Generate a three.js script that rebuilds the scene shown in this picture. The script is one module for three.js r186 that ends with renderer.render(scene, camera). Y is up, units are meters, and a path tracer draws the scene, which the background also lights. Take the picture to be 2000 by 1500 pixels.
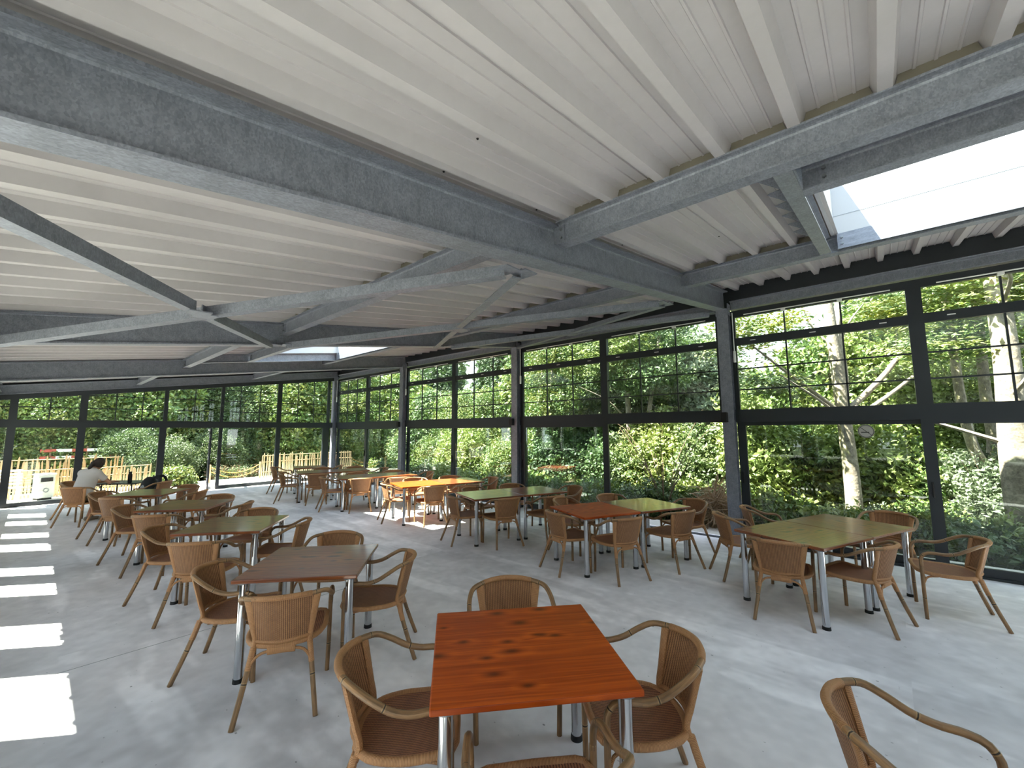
import * as THREE from 'three';
import { RoundedBoxGeometry } from 'three/addons/geometries/RoundedBoxGeometry.js';
import { mergeGeometries, mergeVertices, toCreasedNormals } from 'three/addons/utils/BufferGeometryUtils.js';
import { MarchingCubes } from 'three/addons/objects/MarchingCubes.js';

// ---------------------------------------------------------------- camera, sky, sun, exposure
// The hall's own axes: x runs along the hall to its far end wall, z across it from the low eave (z = -1) to the high glass wall (z = 8), y up.
const scene = new THREE.Scene();
const renderer = new THREE.WebGLRenderer({ antialias: true });
renderer.toneMapping = THREE.LinearToneMapping;
renderer.toneMappingExposure = 5.7;
renderer.shadowMap.enabled = true;
const FOCAL = 820, YAW = 41.5 * Math.PI / 180, cY = Math.cos(YAW), sY = Math.sin(YAW);
const camera = new THREE.PerspectiveCamera(2 * Math.atan(750 / FOCAL) * 180 / Math.PI, 2000 / 1500, 0.05, 400);
{
  const pitch = Math.atan(90 / FOCAL), roll = -0.0045;
  const R = new THREE.Vector3(-cY, 0, sY), F = new THREE.Vector3(sY, 0, cY), Y = new THREE.Vector3(0, 1, 0);
  const fw = F.clone().multiplyScalar(Math.cos(pitch)).addScaledVector(Y, Math.sin(pitch));
  const up = Y.clone().multiplyScalar(Math.cos(pitch)).addScaledVector(F, -Math.sin(pitch));
  const r2 = R.clone().multiplyScalar(Math.cos(roll)).addScaledVector(up, Math.sin(roll));
  const u2 = up.clone().multiplyScalar(Math.cos(roll)).addScaledVector(R, -Math.sin(roll));
  camera.quaternion.setFromRotationMatrix(new THREE.Matrix4().makeBasis(r2, u2, fw.clone().negate()));
  camera.position.set(0, 1.86, 0);
}
// plan(X, F): X metres to the right of and F metres ahead of where the photographer stands, on the floor
const plan = (X, F) => [-cY * X + sY * F, sY * X + cY * F];
// yaw(deg): turn that makes an object's front (+z) point deg degrees from the photographer's right towards ahead
const yaw = (deg) => { const a = deg * Math.PI / 180, [x, z] = plan(Math.cos(a), Math.sin(a)); return Math.atan2(x, z); };

function lerp0(a, b, k) { return a + (b - a) * k; }
const SUN = new THREE.Vector3(0.4, 1, -0.48).normalize();
{ // bright summer haze: nearly white at the horizon, pale blue overhead, the same all the way round
  const W = 64, H = 64, d = new Float32Array(W * H * 4);
  for (let y = 0; y < H; y++) for (let x = 0; x < W; x++) {
    const el = ((y + 0.5) / H - 0.5) * Math.PI, k = Math.pow(Math.max(0, Math.sin(el)), 0.6), o = (y * W + x) * 4;
    d[o] = lerp0(0.80, 0.52, k); d[o + 1] = lerp0(0.82, 0.64, k); d[o + 2] = lerp0(0.86, 0.86, k); d[o + 3] = 1;
  }
  const t = new THREE.DataTexture(d, W, H, THREE.RGBAFormat, THREE.FloatType); t.mapping = THREE.EquirectangularReflectionMapping; t.magFilter = THREE.LinearFilter; t.needsUpdate = true;
  scene.background = t;
}
const sun = new THREE.DirectionalLight(new THREE.Color(1.0, 0.95, 0.87), 9.5);
sun.position.copy(SUN).multiplyScalar(60).add(new THREE.Vector3(6, 0, 6));
sun.target.position.set(6, 0, 6);
sun.castShadow = true;
sun.shadow.mapSize.set(4096, 4096);
Object.assign(sun.shadow.camera, { left: -30, right: 30, top: 30, bottom: -30, near: 1, far: 140 });
sun.name = 'sun';
scene.add(sun, sun.target);

// ---------------------------------------------------------------- helpers
function rng(seed) { let s = seed >>> 0; return () => { s = (s + 0x6d2b79f5) | 0; let t = Math.imul(s ^ (s >>> 15), 1 | s); t = (t + Math.imul(t ^ (t >>> 7), 61 | t)) ^ t; return ((t ^ (t >>> 14)) >>> 0) / 4294967296; }; }
const V3 = (x, y, z) => new THREE.Vector3(x, y, z);
const lerp = THREE.MathUtils.lerp, clamp = THREE.MathUtils.clamp, smooth = THREE.MathUtils.smoothstep;
// value noise that tiles with period p
function lattice(seed, p) { const r = rng(seed), a = new Float32Array(p * p); for (let i = 0; i < a.length; i++) a[i] = r(); return (x, y) => { const xi = Math.floor(x), yi = Math.floor(y), fx = x - xi, fy = y - yi, u = fx * fx * (3 - 2 * fx), v = fy * fy * (3 - 2 * fy), w = (n) => ((n % p) + p) % p, g = (i, j) => a[w(j) * p + w(i)]; return lerp(lerp(g(xi, yi), g(xi + 1, yi), u), lerp(g(xi, yi + 1), g(xi + 1, yi + 1), u), v); }; }
function fbmTile(seed, p, oct) { const l = []; for (let i = 0; i < oct; i++) l.push(lattice(seed + i * 17, p << i)); return (u, v) => { let s = 0, a = 0.5, n = 0; for (let i = 0; i < oct; i++) { const k = p << i; s += a * l[i](u * k, v * k); n += a; a *= 0.55; } return s / n; }; }
// fn(u, v) -> [r, g, b] 0..1 (sRGB when colour, else raw)
function texture(w, h, fn, color = true) {
  const d = new Uint8Array(w * h * 4);
  for (let y = 0; y < h; y++) for (let x = 0; x < w; x++) { const c = fn((x + 0.5) / w, (y + 0.5) / h), o = (y * w + x) * 4; for (let k = 0; k < 3; k++) d[o + k] = clamp(Math.round((c.length ? c[k] : c) * 255), 0, 255); d[o + 3] = 255; }
  const t = new THREE.DataTexture(d, w, h, THREE.RGBAFormat); t.wrapS = t.wrapT = THREE.RepeatWrapping; t.magFilter = THREE.LinearFilter; t.minFilter = THREE.LinearMipmapLinearFilter; t.generateMipmaps = true;
  if (color) t.colorSpace = THREE.SRGBColorSpace; t.needsUpdate = true; return t;
}
const rep = (t, sx, sy) => { const c = t.clone(); c.repeat.set(sx, sy); c.needsUpdate = true; return c; };
const mix3 = (a, b, t) => [lerp(a[0], b[0], t), lerp(a[1], b[1], t), lerp(a[2], b[2], t)];
const std = (o) => new THREE.MeshStandardMaterial({ side: THREE.DoubleSide, ...o });
const phys = (o) => new THREE.MeshPhysicalMaterial({ side: THREE.DoubleSide, ...o });
const lin = (r, g, b) => new THREE.Color().setRGB(r, g, b);

const taken = new Map();
function numbered(name) { const n = taken.get(name) ?? 0; taken.set(name, n + 1); return n ? name + '_' + String(n).padStart(3, '0') : name; }
function part(name, geo, mat, parent) { const m = new THREE.Mesh(geo, mat); m.name = name; m.castShadow = m.receiveShadow = true; parent.add(m); return m; }
function thing(name, label, category, pos = [0, 0, 0], turn = 0, group) { const g = new THREE.Group(); g.name = numbered(name); g.position.set(...pos); g.rotation.y = turn; g.userData = { label, category }; if (group) g.userData.group = group; scene.add(g); return g; }
function single(name, geo, mat, label, category, group) { const m = part(numbered(name), geo, mat, scene); m.userData = { label, category }; if (group) m.userData.group = group; return m; }
function structure(name, geo, mat, label) { const m = geo ? part(name, geo, mat, scene) : new THREE.Group(); m.name = name; if (!geo) scene.add(m); m.userData.kind = 'structure'; if (label) m.userData.label = label; return m; }
function copyOf(o, pos, turn, label, group) { const c = o.clone(); c.name = numbered(o.name.replace(/_\d{3}$/, '')); c.userData = { ...o.userData, label }; if (group) c.userData.group = group; c.position.set(...pos); c.rotation.y = turn; scene.add(c); return c; }

// uv in metres from position and the way a face points
function metreUV(geo, k = 1) {
  const g = geo.index ? geo.toNonIndexed() : geo, p = g.attributes.position, uv = new Float32Array(p.count * 2), a = V3(), b = V3(), c = V3();
  for (let i = 0; i < p.count; i += 3) {
    a.fromBufferAttribute(p, i); b.fromBufferAttribute(p, i + 1); c.fromBufferAttribute(p, i + 2);
    const n = b.clone().sub(a).cross(c.clone().sub(a)), ax = Math.abs(n.x), ay = Math.abs(n.y), az = Math.abs(n.z);
    [a, b, c].forEach((q, j) => { const [s, t] = ay >= ax && ay >= az ? [q.x, q.z] : ax >= az ? [q.z, q.y] : [q.x, q.y]; uv[(i + j) * 2] = s * k; uv[(i + j) * 2 + 1] = t * k; });
  }
  g.setAttribute('uv', new THREE.BufferAttribute(uv, 2)); return g;
}
const box = (w, h, d, x = 0, y = 0, z = 0) => new THREE.BoxGeometry(w, h, d).translate(x, y, z);
const span = (x0, x1, y0, y1, z0, z1) => box(x1 - x0, y1 - y0, z1 - z0, (x0 + x1) / 2, (y0 + y1) / 2, (z0 + z1) / 2);
const rbox = (w, h, d, r, x = 0, y = 0, z = 0, s = 2) => new RoundedBoxGeometry(w, h, d, s, r).translate(x, y, z);
const join = (list) => mergeGeometries(list.map((g) => { const n = g.index ? g.toNonIndexed() : g; for (const k of Object.keys(n.attributes)) if (!['position', 'normal', 'uv'].includes(k)) n.deleteAttribute(k); return n; }));
// a bar of the given cross-section between two points; section: list of [across, upward]
function barBetween(p0, p1, section, up = V3(0, 1, 0)) {
  const s = new THREE.Shape(section.map(([a, b]) => new THREE.Vector2(a, b))), L = p0.distanceTo(p1);
  const g = new THREE.ExtrudeGeometry(s, { depth: L, bevelEnabled: false, steps: 1 });
  const z = p1.clone().sub(p0).normalize(), x = up.clone().cross(z).normalize(), y = z.clone().cross(x);
  g.applyMatrix4(new THREE.Matrix4().makeBasis(x, y, z).setPosition(p0)); return metreUV(g);
}
const iSection = (d, w, tf, tw, f = 0.016) => { const h = tw / 2, q = [[-w / 2, 0], [w / 2, 0], [w / 2, tf], [h + f, tf], [h + f * 0.3, tf + f * 0.3], [h, tf + f], [h, d - tf - f], [h + f * 0.3, d - tf - f * 0.3], [h + f, d - tf], [w / 2, d - tf], [w / 2, d]]; return [...q, ...q.slice(2).reverse().map(([a, b]) => [-a, b])]; };
const lSection = (s, t) => [[0, 0], [s, 0], [s, t], [t, t], [t, s], [0, s]];
// a swept pole: pts control points, rad(t) -> radius or [across, along ref]; closed for loops
function sweep(pts, rad, { seg = 24, sides = 8, closed = false, ref = null, uvk = 1, tension = 0.5, straight = false } = {}) {
  const P = pts.map((p) => (p.isVector3 ? p : V3(...p)));
  const curve = straight ? new THREE.CurvePath() : new THREE.CatmullRomCurve3(P, closed, 'centripetal', tension);
  if (straight) for (let i = 1; i < P.length; i++) curve.add(new THREE.LineCurve3(P[i - 1], P[i]));
  const n = seg, C = [], T = [];
  for (let i = 0; i <= n; i++) { const t = i / n; C.push(curve.getPointAt(t)); T.push(curve.getTangentAt(t)); }
  const L = curve.getLength(), pos = [], uv = [], idx = [];
  let N = ref ? null : V3(0, 1, 0).cross(T[0]); if (N && N.lengthSq() < 1e-4) N = V3(1, 0, 0).cross(T[0]); N?.normalize();
  const first = N?.clone();
  for (let i = 0; i <= n; i++) {
    let S, B;
    if (ref) { const rf = typeof ref === 'function' ? ref(i / n) : ref; S = T[i].clone().cross(rf).normalize(); B = S.clone().cross(T[i]).normalize(); }
    else { N.addScaledVector(T[i], -N.dot(T[i])).normalize(); S = closed && i === n ? first : N.clone(); B = T[i].clone().cross(S); }
    let r = typeof rad === 'function' ? rad(i / n) : rad; if (!Array.isArray(r)) r = [r, r];
    for (let j = 0; j <= sides; j++) { const a = (j / sides) * Math.PI * 2, q = C[i].clone().addScaledVector(S, Math.cos(a) * r[0]).addScaledVector(B, Math.sin(a) * r[1]); pos.push(q.x, q.y, q.z); uv.push(j / sides, (i / n) * L * uvk); }
  }
  const w = sides + 1;
  for (let i = 0; i < n; i++) for (let j = 0; j < sides; j++) { const a = i * w + j; idx.push(a, a + 1, a + w, a + 1, a + w + 1, a + w); }
  if (!closed) for (const [i, flip] of [[0, 1], [n, 0]]) { const c = pos.length / 3; pos.push(C[i].x, C[i].y, C[i].z); uv.push(0.5, (i / n) * L * uvk); for (let j = 0; j < sides; j++) { const a = i * w + j; flip ? idx.push(c, a + 1, a) : idx.push(c, a, a + 1); } }
  const g = new THREE.BufferGeometry(); g.setAttribute('position', new THREE.Float32BufferAttribute(pos, 3)); g.setAttribute('uv', new THREE.Float32BufferAttribute(uv, 2)); g.setIndex(idx); g.computeVertexNormals(); return g;
}
// grid surface fn(s, t) -> [x, y, z, u, v]
function sheet(fn, ns, nt) {
  const pos = [], uv = [], idx = [];
  for (let j = 0; j <= nt; j++) for (let i = 0; i <= ns; i++) { const q = fn(i / ns, j / nt); pos.push(q[0], q[1], q[2]); uv.push(q[3], q[4]); }
  for (let j = 0; j < nt; j++) for (let i = 0; i < ns; i++) { const a = j * (ns + 1) + i, b = a + ns + 1; idx.push(a, a + 1, b, a + 1, b + 1, b); }
  const g = new THREE.BufferGeometry(); g.setAttribute('position', new THREE.Float32BufferAttribute(pos, 3)); g.setAttribute('uv', new THREE.Float32BufferAttribute(uv, 2)); g.setIndex(idx); g.computeVertexNormals(); return g;
}

// ---------------------------------------------------------------- materials
const nA = fbmTile(11, 4, 5), nB = fbmTile(23, 8, 4), nC = fbmTile(37, 3, 3), nFine = fbmTile(51, 64, 2), nStreak = lattice(71, 128);
const specks = new Map(); { const r = rng(15); for (let i = 0; i < 260; i++) { const x = Math.floor(r() * 1024), y = Math.floor(r() * 1024), w = r() < 0.12 ? 3 : 1 + Math.floor(r() * 2), d = 0.12 + r() * 0.3; for (let j = 0; j < w; j++) for (let k = 0; k < Math.max(1, w - 1); k++) specks.set(((x + j) % 1024) + ((y + k) % 1024) * 1024, d); } }
const concreteMap = texture(1024, 1024, (u, v) => {
  const big = nC(u, v), mid = nA(u, v), fine = nFine(u, v), smear = nB(u * 0.5 + nA(v, u) * 0.15, v * 2 % 1);
  let k = 0.83 + (big - 0.5) * 0.16 + (mid - 0.5) * 0.38 + (fine - 0.5) * 0.09 + smooth(smear, 0.55, 0.72) * 0.09 - smooth(mid * 0.6 + big * 0.4, 0.56, 0.68) * 0.09 - (specks.get(Math.floor(u * 1024) + Math.floor(v * 1024) * 1024) ?? 0);
  const w = (big - 0.5) * 0.03; return [k + w + 0.018, k, k - w * 0.6 + 0.01];
});
const concreteRough = texture(512, 512, (u, v) => 0.42 + nA(u, v) * 0.3 + (nFine(u, v) - 0.5) * 0.12, false);
const concreteBump = texture(512, 512, (u, v) => 0.5 + (nA(u, v) - 0.5) * 0.5 + (nFine(u, v) - 0.5) * 0.5, false);
const M = {};
M.concrete = std({ color: 0xffffff, map: rep(concreteMap, 1 / 5.3, 1 / 5.3), roughnessMap: rep(concreteRough, 1 / 3.1, 1 / 3.1), bumpMap: rep(concreteBump, 1 / 1.7, 1 / 1.7), bumpScale: 0.002, roughness: 1 });
// spangled zinc
const cells = []; { const r = rng(5); for (let i = 0; i < 2600; i++) cells.push([r(), r(), r()]); }
const zincTone = (() => { const N = 30, grid = Array.from({ length: N * N }, () => []); cells.forEach((c) => grid[Math.floor(c[1] * N) * N + Math.floor(c[0] * N)].push(c)); return (u, v) => { const gx = Math.floor(u * N), gy = Math.floor(v * N); let best = 9, tone = 0; for (let j = -1; j <= 1; j++) for (let i = -1; i <= 1; i++) for (const c of grid[((gy + j + N) % N) * N + (gx + i + N) % N]) { let dx = Math.abs(u - c[0]), dy = Math.abs(v - c[1]); dx = Math.min(dx, 1 - dx); dy = Math.min(dy, 1 - dy); const d = dx * dx * 3 + dy * dy; if (d < best) { best = d; tone = c[2]; } } return tone; }; })();
const zincMap = texture(512, 512, (u, v) => { const k = 0.535 + (zincTone(u, v) - 0.5) * 0.08 + (nB(u, v) - 0.5) * 0.10 + (nFine(u, v) - 0.5) * 0.05; return [k * 0.96, k * 0.985, k * 1.07]; });
M.zinc = std({ map: rep(zincMap, 2.2, 2.2), roughness: 0.5, metalness: 0.3 });
M.zincBright = std({ map: rep(zincMap, 2.2, 2.2), color: 0xffffff, roughness: 0.42, metalness: 0.45 });
M.sheetWhite = std({ map: rep(texture(512, 512, (u, v) => { const k = 0.72 + (nA(u, v) - 0.5) * 0.05 + (nFine(u, v) - 0.5) * 0.015; return [k * 1.012, k * 0.985, k]; }), 0.45, 0.45), roughness: 0.5 });
M.filler = std({ color: 0x746e63, roughness: 0.95 });
M.roofTop = std({ color: 0x9a9a98, roughness: 0.9 });
M.liner = std({ color: 0xb9b9bd, roughness: 0.5 });
M.dark = std({ color: 0x23282e, roughness: 0.42, metalness: 0.0 });
M.rubber = std({ color: 0x141414, roughness: 0.7 });
M.white = std({ color: 0xe9e9e6, roughness: 0.45 });
M.glass = phys({ color: 0xf4faf6, transmission: 1, thickness: 0, roughness: 0, ior: 1.5, specularIntensity: 1 });
M.chrome = std({ color: 0xc9ccd0, roughness: 0.16, metalness: 1 });
M.boltSteel = std({ color: 0x8b8f94, roughness: 0.4, metalness: 0.8 });
M.wallPanel = std({ color: 0x4a4e52, roughness: 0.7 });
M.wallWhite = std({ color: 0xd9d7d1, roughness: 0.8 });
// stained pine boards
function woodMap(seed, dark, light) {
  const r = rng(seed), boards = [], n = 6; let at = 0; for (let i = 0; i < n; i++) { const w = 1 / n; boards.push([at, at + w, r(), r() * 10]); at += w; }
  const knots = Array.from({ length: 16 }, () => { const b = Math.floor(r() * n); return [r(), (b + 0.25 + r() * 0.5) / n, 0.011 + r() * 0.016]; });
  return texture(1024, 1024, (u, v) => {
    const bi = Math.min(n - 1, Math.floor(v * n)), B = boards[bi]; let warp = 0, kn = 0;
    for (const [ku, kv, kr] of knots) { const dx = (u - ku) * 0.45, dy = v - kv, d = Math.sqrt(dx * dx + dy * dy); warp += Math.sign(dy || 1) * 0.012 * Math.exp(-d * d / (kr * kr * 6)); if (Math.floor(kv * n) === bi) kn = Math.max(kn, Math.exp(-(((u - ku) * 0.55) ** 2 + dy * dy) / (kr * kr))); }
    const vv = v + warp + (nC(u, B[2]) - 0.5) * 0.03, grain = nStreak(((vv * 90 + B[3] * 13) % 128 + 128) % 128, (u * 2 + B[2] * 8) % 128), fine = nStreak((vv * 330) % 128, u * 9), edge = smooth(Math.min(v - B[0], B[1] - v), 0, 0.0022);
    let halo = 0; for (const [ku, kv, kr] of knots) { const d = Math.hypot((u - ku) * 0.5, v - kv); halo += Math.exp(-(((d - kr * 2.2) / (kr * 0.8)) ** 2)) * 0.25; }
    let t = 0.44 + halo + (grain - 0.5) * 0.75 + (fine - 0.5) * 0.2 + (B[2] - 0.5) * 0.22 + (nA(u, v) - 0.5) * 0.35; let c = mix3(dark, light, clamp(t, 0, 1));
    c = mix3(c, [dark[0] * 0.5, dark[1] * 0.42, dark[2] * 0.4], kn * 0.72); return mix3([dark[0] * 0.55, dark[1] * 0.5, dark[2] * 0.5], c, 0.55 + 0.45 * edge);
  });
}
const woodA = woodMap(3, [0.57, 0.22, 0.045], [0.78, 0.36, 0.10]), woodB = woodMap(9, [0.42, 0.20, 0.08], [0.62, 0.35, 0.16]);
const woodBump = texture(512, 512, (u, v) => 0.5 + (nStreak((v * 120) % 128, u * 3) - 0.5) * 0.5 + (nB(u, v) - 0.5) * 0.5, false);
M.tableA = phys({ map: woodA, bumpMap: woodBump, bumpScale: 0.0005, roughness: 0.45, specularIntensity: 0.3, clearcoat: 0.15, clearcoatRoughness: 0.2 });
M.tableB = phys({ map: woodB, bumpMap: woodBump, bumpScale: 0.0012, roughness: 0.34, specularIntensity: 0.7, clearcoat: 0.75, clearcoatRoughness: 0.12 });
M.tableEdge = phys({ color: 0x8a3d1c, roughness: 0.45, clearcoat: 0.4, clearcoatRoughness: 0.3 });
M.tableBlack = std({ color: 0x17191b, roughness: 0.35 });
// cane: weave (strands run across, uprights every few), wrapped rods, bamboo poles
const weave = (u, v) => { const cols = 10, rows = 9, x = u * cols, c = Math.floor(x), f = x - c, rib = Math.sin(f * Math.PI), y = v * rows + (c & 1) * 0.5, g = y - Math.floor(y), tie = smooth(Math.abs(g - 0.5), 0.12, 0.3); return clamp(Math.max(Math.pow(rib, 0.7) * (0.82 + 0.18 * Math.sin(v * 80 * Math.PI * 2)), tie * 0.62), 0, 1); };
const weaveColor = (hi, lo) => texture(256, 256, (u, v) => { const h = weave(u, v); return mix3(lo, hi, smooth(h, 0.3, 0.85) * (0.86 + 0.28 * (nB(u, v) - 0.2))); });
const weaveBump = texture(256, 256, (u, v) => weave(u, v), false);
M.caneSeat = std({ map: weaveColor([0.76, 0.52, 0.37], [0.24, 0.12, 0.08]), bumpMap: weaveBump, bumpScale: 0.004, roughness: 0.55 });
M.caneBack = std({ map: weaveColor([0.74, 0.54, 0.37], [0.30, 0.17, 0.09]), bumpMap: weaveBump, bumpScale: 0.004, roughness: 0.55 });
const wrapTone = (u, v) => 0.5 + 0.5 * Math.cos(v * 32 * Math.PI * 2);
M.caneWrap = std({ map: texture(64, 256, (u, v) => mix3([0.52, 0.35, 0.21], [0.75, 0.55, 0.37], smooth(wrapTone(u, v), 0.05, 0.5) * (0.75 + 0.5 * (nB(u, v) - 0.25)))), bumpMap: texture(64, 256, wrapTone, false), bumpScale: 0.0012, roughness: 0.5 });
M.bamboo = std({ map: texture(128, 512, (u, v) => { const ring = Math.min(Math.abs(v - 0.32), Math.abs(v - 0.84)); let c = mix3([0.40, 0.30, 0.20], [0.70, 0.53, 0.36], clamp(0.35 + (nA(u, v) - 0.5) * 1.5 + (nStreak(u * 40, v * 2) - 0.5) * 0.4, 0, 1)); if (ring < 0.006) c = [0.16, 0.10, 0.06]; else if (ring < 0.016) c = mix3(c, [0.70, 0.58, 0.40], 0.5); return c; }), roughness: 0.42 });
M.soil = std({ map: rep(texture(512, 512, (u, v) => mix3([0.13, 0.12, 0.08], [0.26, 0.24, 0.16], clamp(nA(u, v) * 0.8 + (nFine(u, v) - 0.5) * 0.9, 0, 1))), 0.3, 0.3), roughness: 1 });
M.grass = std({ map: rep(texture(512, 512, (u, v) => mix3([0.15, 0.20, 0.08], [0.30, 0.34, 0.17], clamp(nA(u, v) * 0.7 + (nFine(u, v) - 0.5) * 1.2 + 0.2, 0, 1))), 0.3, 0.3), roughness: 1 });
M.paving = std({ map: rep(texture(512, 512, (u, v) => { const k = 0.70 + (nA(u, v) - 0.5) * 0.12 + (nFine(u, v) - 0.5) * 0.08; return [k, k * 0.97, k * 0.92]; }), 0.5, 0.5), roughness: 0.85 });
M.bark = std({ map: rep(texture(256, 512, (u, v) => { const k = nB(u, v * 2 % 1) * 0.6 + nFine(u, v) * 0.4; return mix3([0.36, 0.32, 0.28], [0.74, 0.69, 0.62], clamp(k * 1.3 - 0.1, 0, 1)); }), 1, 0.8), bumpMap: rep(texture(256, 512, (u, v) => nB(u, v * 2 % 1), false), 1, 0.8), bumpScale: 0.01, roughness: 0.95 });
M.twig = std({ color: 0x6d5a48, roughness: 0.95 });
M.picket = std({ map: rep(texture(64, 256, (u, v) => mix3([0.66, 0.55, 0.41], [0.86, 0.76, 0.61], clamp(0.5 + (nA(u, v) - 0.5) * 1.6, 0, 1))), 1, 1), roughness: 0.85 });

// ---------------------------------------------------------------- the shell of the hall
const XF = 16.5, XB = -12.55, ZR = 8.0, ZL = -0.8, POSTS = [-12.55, -7.7, -2.85, 2.0, 6.85, 11.75, 16.5];
const hb = (z) => 3.95 - 0.141 * (ZR - z);           // underside of the main beams
const BEAM = 0.35, PUR = 0.2, deckY = (z) => hb(z) + BEAM;
structure('floor', metreUV(span(XB - 0.1, XF + 0.1, -0.2, 0, ZL - 0.1, ZR + 0.16)), M.concrete, 'worn pale grey concrete floor');
const OPEN = [{ x0: -2.05, x1: 0.26, z0: 3.45, z1: 5.6 }, { x0: 7.96, x1: 10.655, z0: 3.2, z1: 5.1 }];
const PITCH = 0.385;
{
  const ceiling = structure('ceiling', null, null, 'off-white profiled steel roof sheets');
  // one pitch of the profile: a narrow rib that rests on the steel, a wide raised pan with three shallow grooves
  const prof = [[-0.03, 0], [0.03, 0], [0.052, 0.082]];
  for (const g of [0.115, 0.1925, 0.27]) prof.push([g - 0.009, 0.082], [g - 0.005, 0.075], [g + 0.005, 0.075], [g + 0.009, 0.082]);
  prof.push([PITCH - 0.052, 0.082], [PITCH - 0.03, 0]);
  const strip = (xc, z0, z1) => {
    const pos = [], uv = [], q = (p, z) => [xc + p[0], deckY(z) + p[1], z];
    let s = 0;
    for (let i = 1; i < prof.length; i++) { const a = prof[i - 1], b = prof[i], l = Math.hypot(b[0] - a[0], b[1] - a[1]); for (const [p, z, ss] of [[a, z0, s], [b, z0, s + l], [a, z1, s], [b, z0, s + l], [b, z1, s + l], [a, z1, s]]) { pos.push(...q(p, z)); uv.push(xc + ss, z); } s += l; }
    const g = new THREE.BufferGeometry(); g.setAttribute('position', new THREE.Float32BufferAttribute(pos, 3)); g.setAttribute('uv', new THREE.Float32BufferAttribute(uv, 2)); g.computeVertexNormals(); return g;
  };
  const k0 = Math.floor((XB - 0.3 - 1.8) / PITCH), k1 = Math.ceil((XF + 1.0 - 1.8) / PITCH);  // sheets run past the end wall: unseen overhang added to keep sun off floor
  for (let k = k0; k < k1; k += 3) {
    const list = [];
    for (let i = k; i < Math.min(k + 3, k1); i++) { const xc = 1.8 + i * PITCH, mid = xc + PITCH / 2, o = OPEN.find((o) => mid > o.x0 && mid < o.x1); if (o) list.push(strip(xc, ZL - 0.35, o.z0), strip(xc, o.z1, ZR + 0.22)); else list.push(strip(xc, ZL - 0.35, ZR + 0.22)); }
    part('roof_sheet', join(list), M.sheetWhite, ceiling);
  }
  // weather skin above, with the skylight openings left free
  const slab = (x0, x1, z0, z1) => { const g = box(x1 - x0, 0.1, z1 - z0, (x0 + x1) / 2, 0, (z0 + z1) / 2), p = g.attributes.position; for (let i = 0; i < p.count; i++) p.setY(i, p.getY(i) + deckY(p.getZ(i)) + 0.142); g.computeVertexNormals(); return g; };
  const xs = [XB - 0.3, OPEN[0].x0 - 0.035, OPEN[0].x1 + 0.035, OPEN[1].x0 - 0.035, OPEN[1].x1 + 0.035, XF + 1.05], A = ZL - 0.35, B = ZR + 0.22;  // skin covers the added end overhang too
  part('weather_skin', join([slab(xs[0], xs[1], A, B), slab(xs[2], xs[3], A, B), slab(xs[4], xs[5], A, B), ...OPEN.flatMap((o) => [slab(o.x0 - 0.035, o.x1 + 0.035, A, o.z0 - 0.035), slab(o.x0 - 0.035, o.x1 + 0.035, o.z1 + 0.035, B)])]), M.roofTop, ceiling);
  // profiled closers that fill the pans above each line of purlins
  const fillerGeo = (() => { const s = new THREE.Shape(); s.moveTo(0.034, 0.002); s.lineTo(PITCH - 0.034, 0.002); s.lineTo(PITCH - 0.056, 0.078); s.lineTo(0.056, 0.078); return metreUV(new THREE.ExtrudeGeometry(s, { depth: 0.05, bevelEnabled: false })); })();
  ceiling.userData.filler = (x0, x1, z) => { for (let k = Math.ceil((x0 + 0.02 - 1.8) / PITCH); 1.8 + (k + 1) * PITCH < x1; k++) { const xc = 1.8 + k * PITCH; if (OPEN.some((o) => xc + 0.2 > o.x0 && xc + 0.2 < o.x1 && z > o.z0 && z < o.z1)) continue; const m = part('pan_closer', fillerGeo, M.filler, ceiling); m.position.set(xc, deckY(z), z - 0.025); } };
  // dark screw heads in the pans
  const rs = rng(77), screw = new THREE.SphereGeometry(0.008, 6, 4); for (let i = 0; i < 34; i++) { const k = Math.floor(rs() * 40) - 12, z = -0.5 + rs() * 8; const xc = 1.8 + k * PITCH; if (OPEN.some((o) => xc + 0.2 > o.x0 - 0.3 && xc < o.x1 + 0.3 && z > o.z0 && z < o.z1)) continue; const m = part('screw_head', screw, M.rubber, ceiling); m.position.set(xc + 0.155, deckY(z) + 0.081, z); }
  M.ceilingFiller = ceiling.userData.filler; delete ceiling.userData.filler;
}
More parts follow.
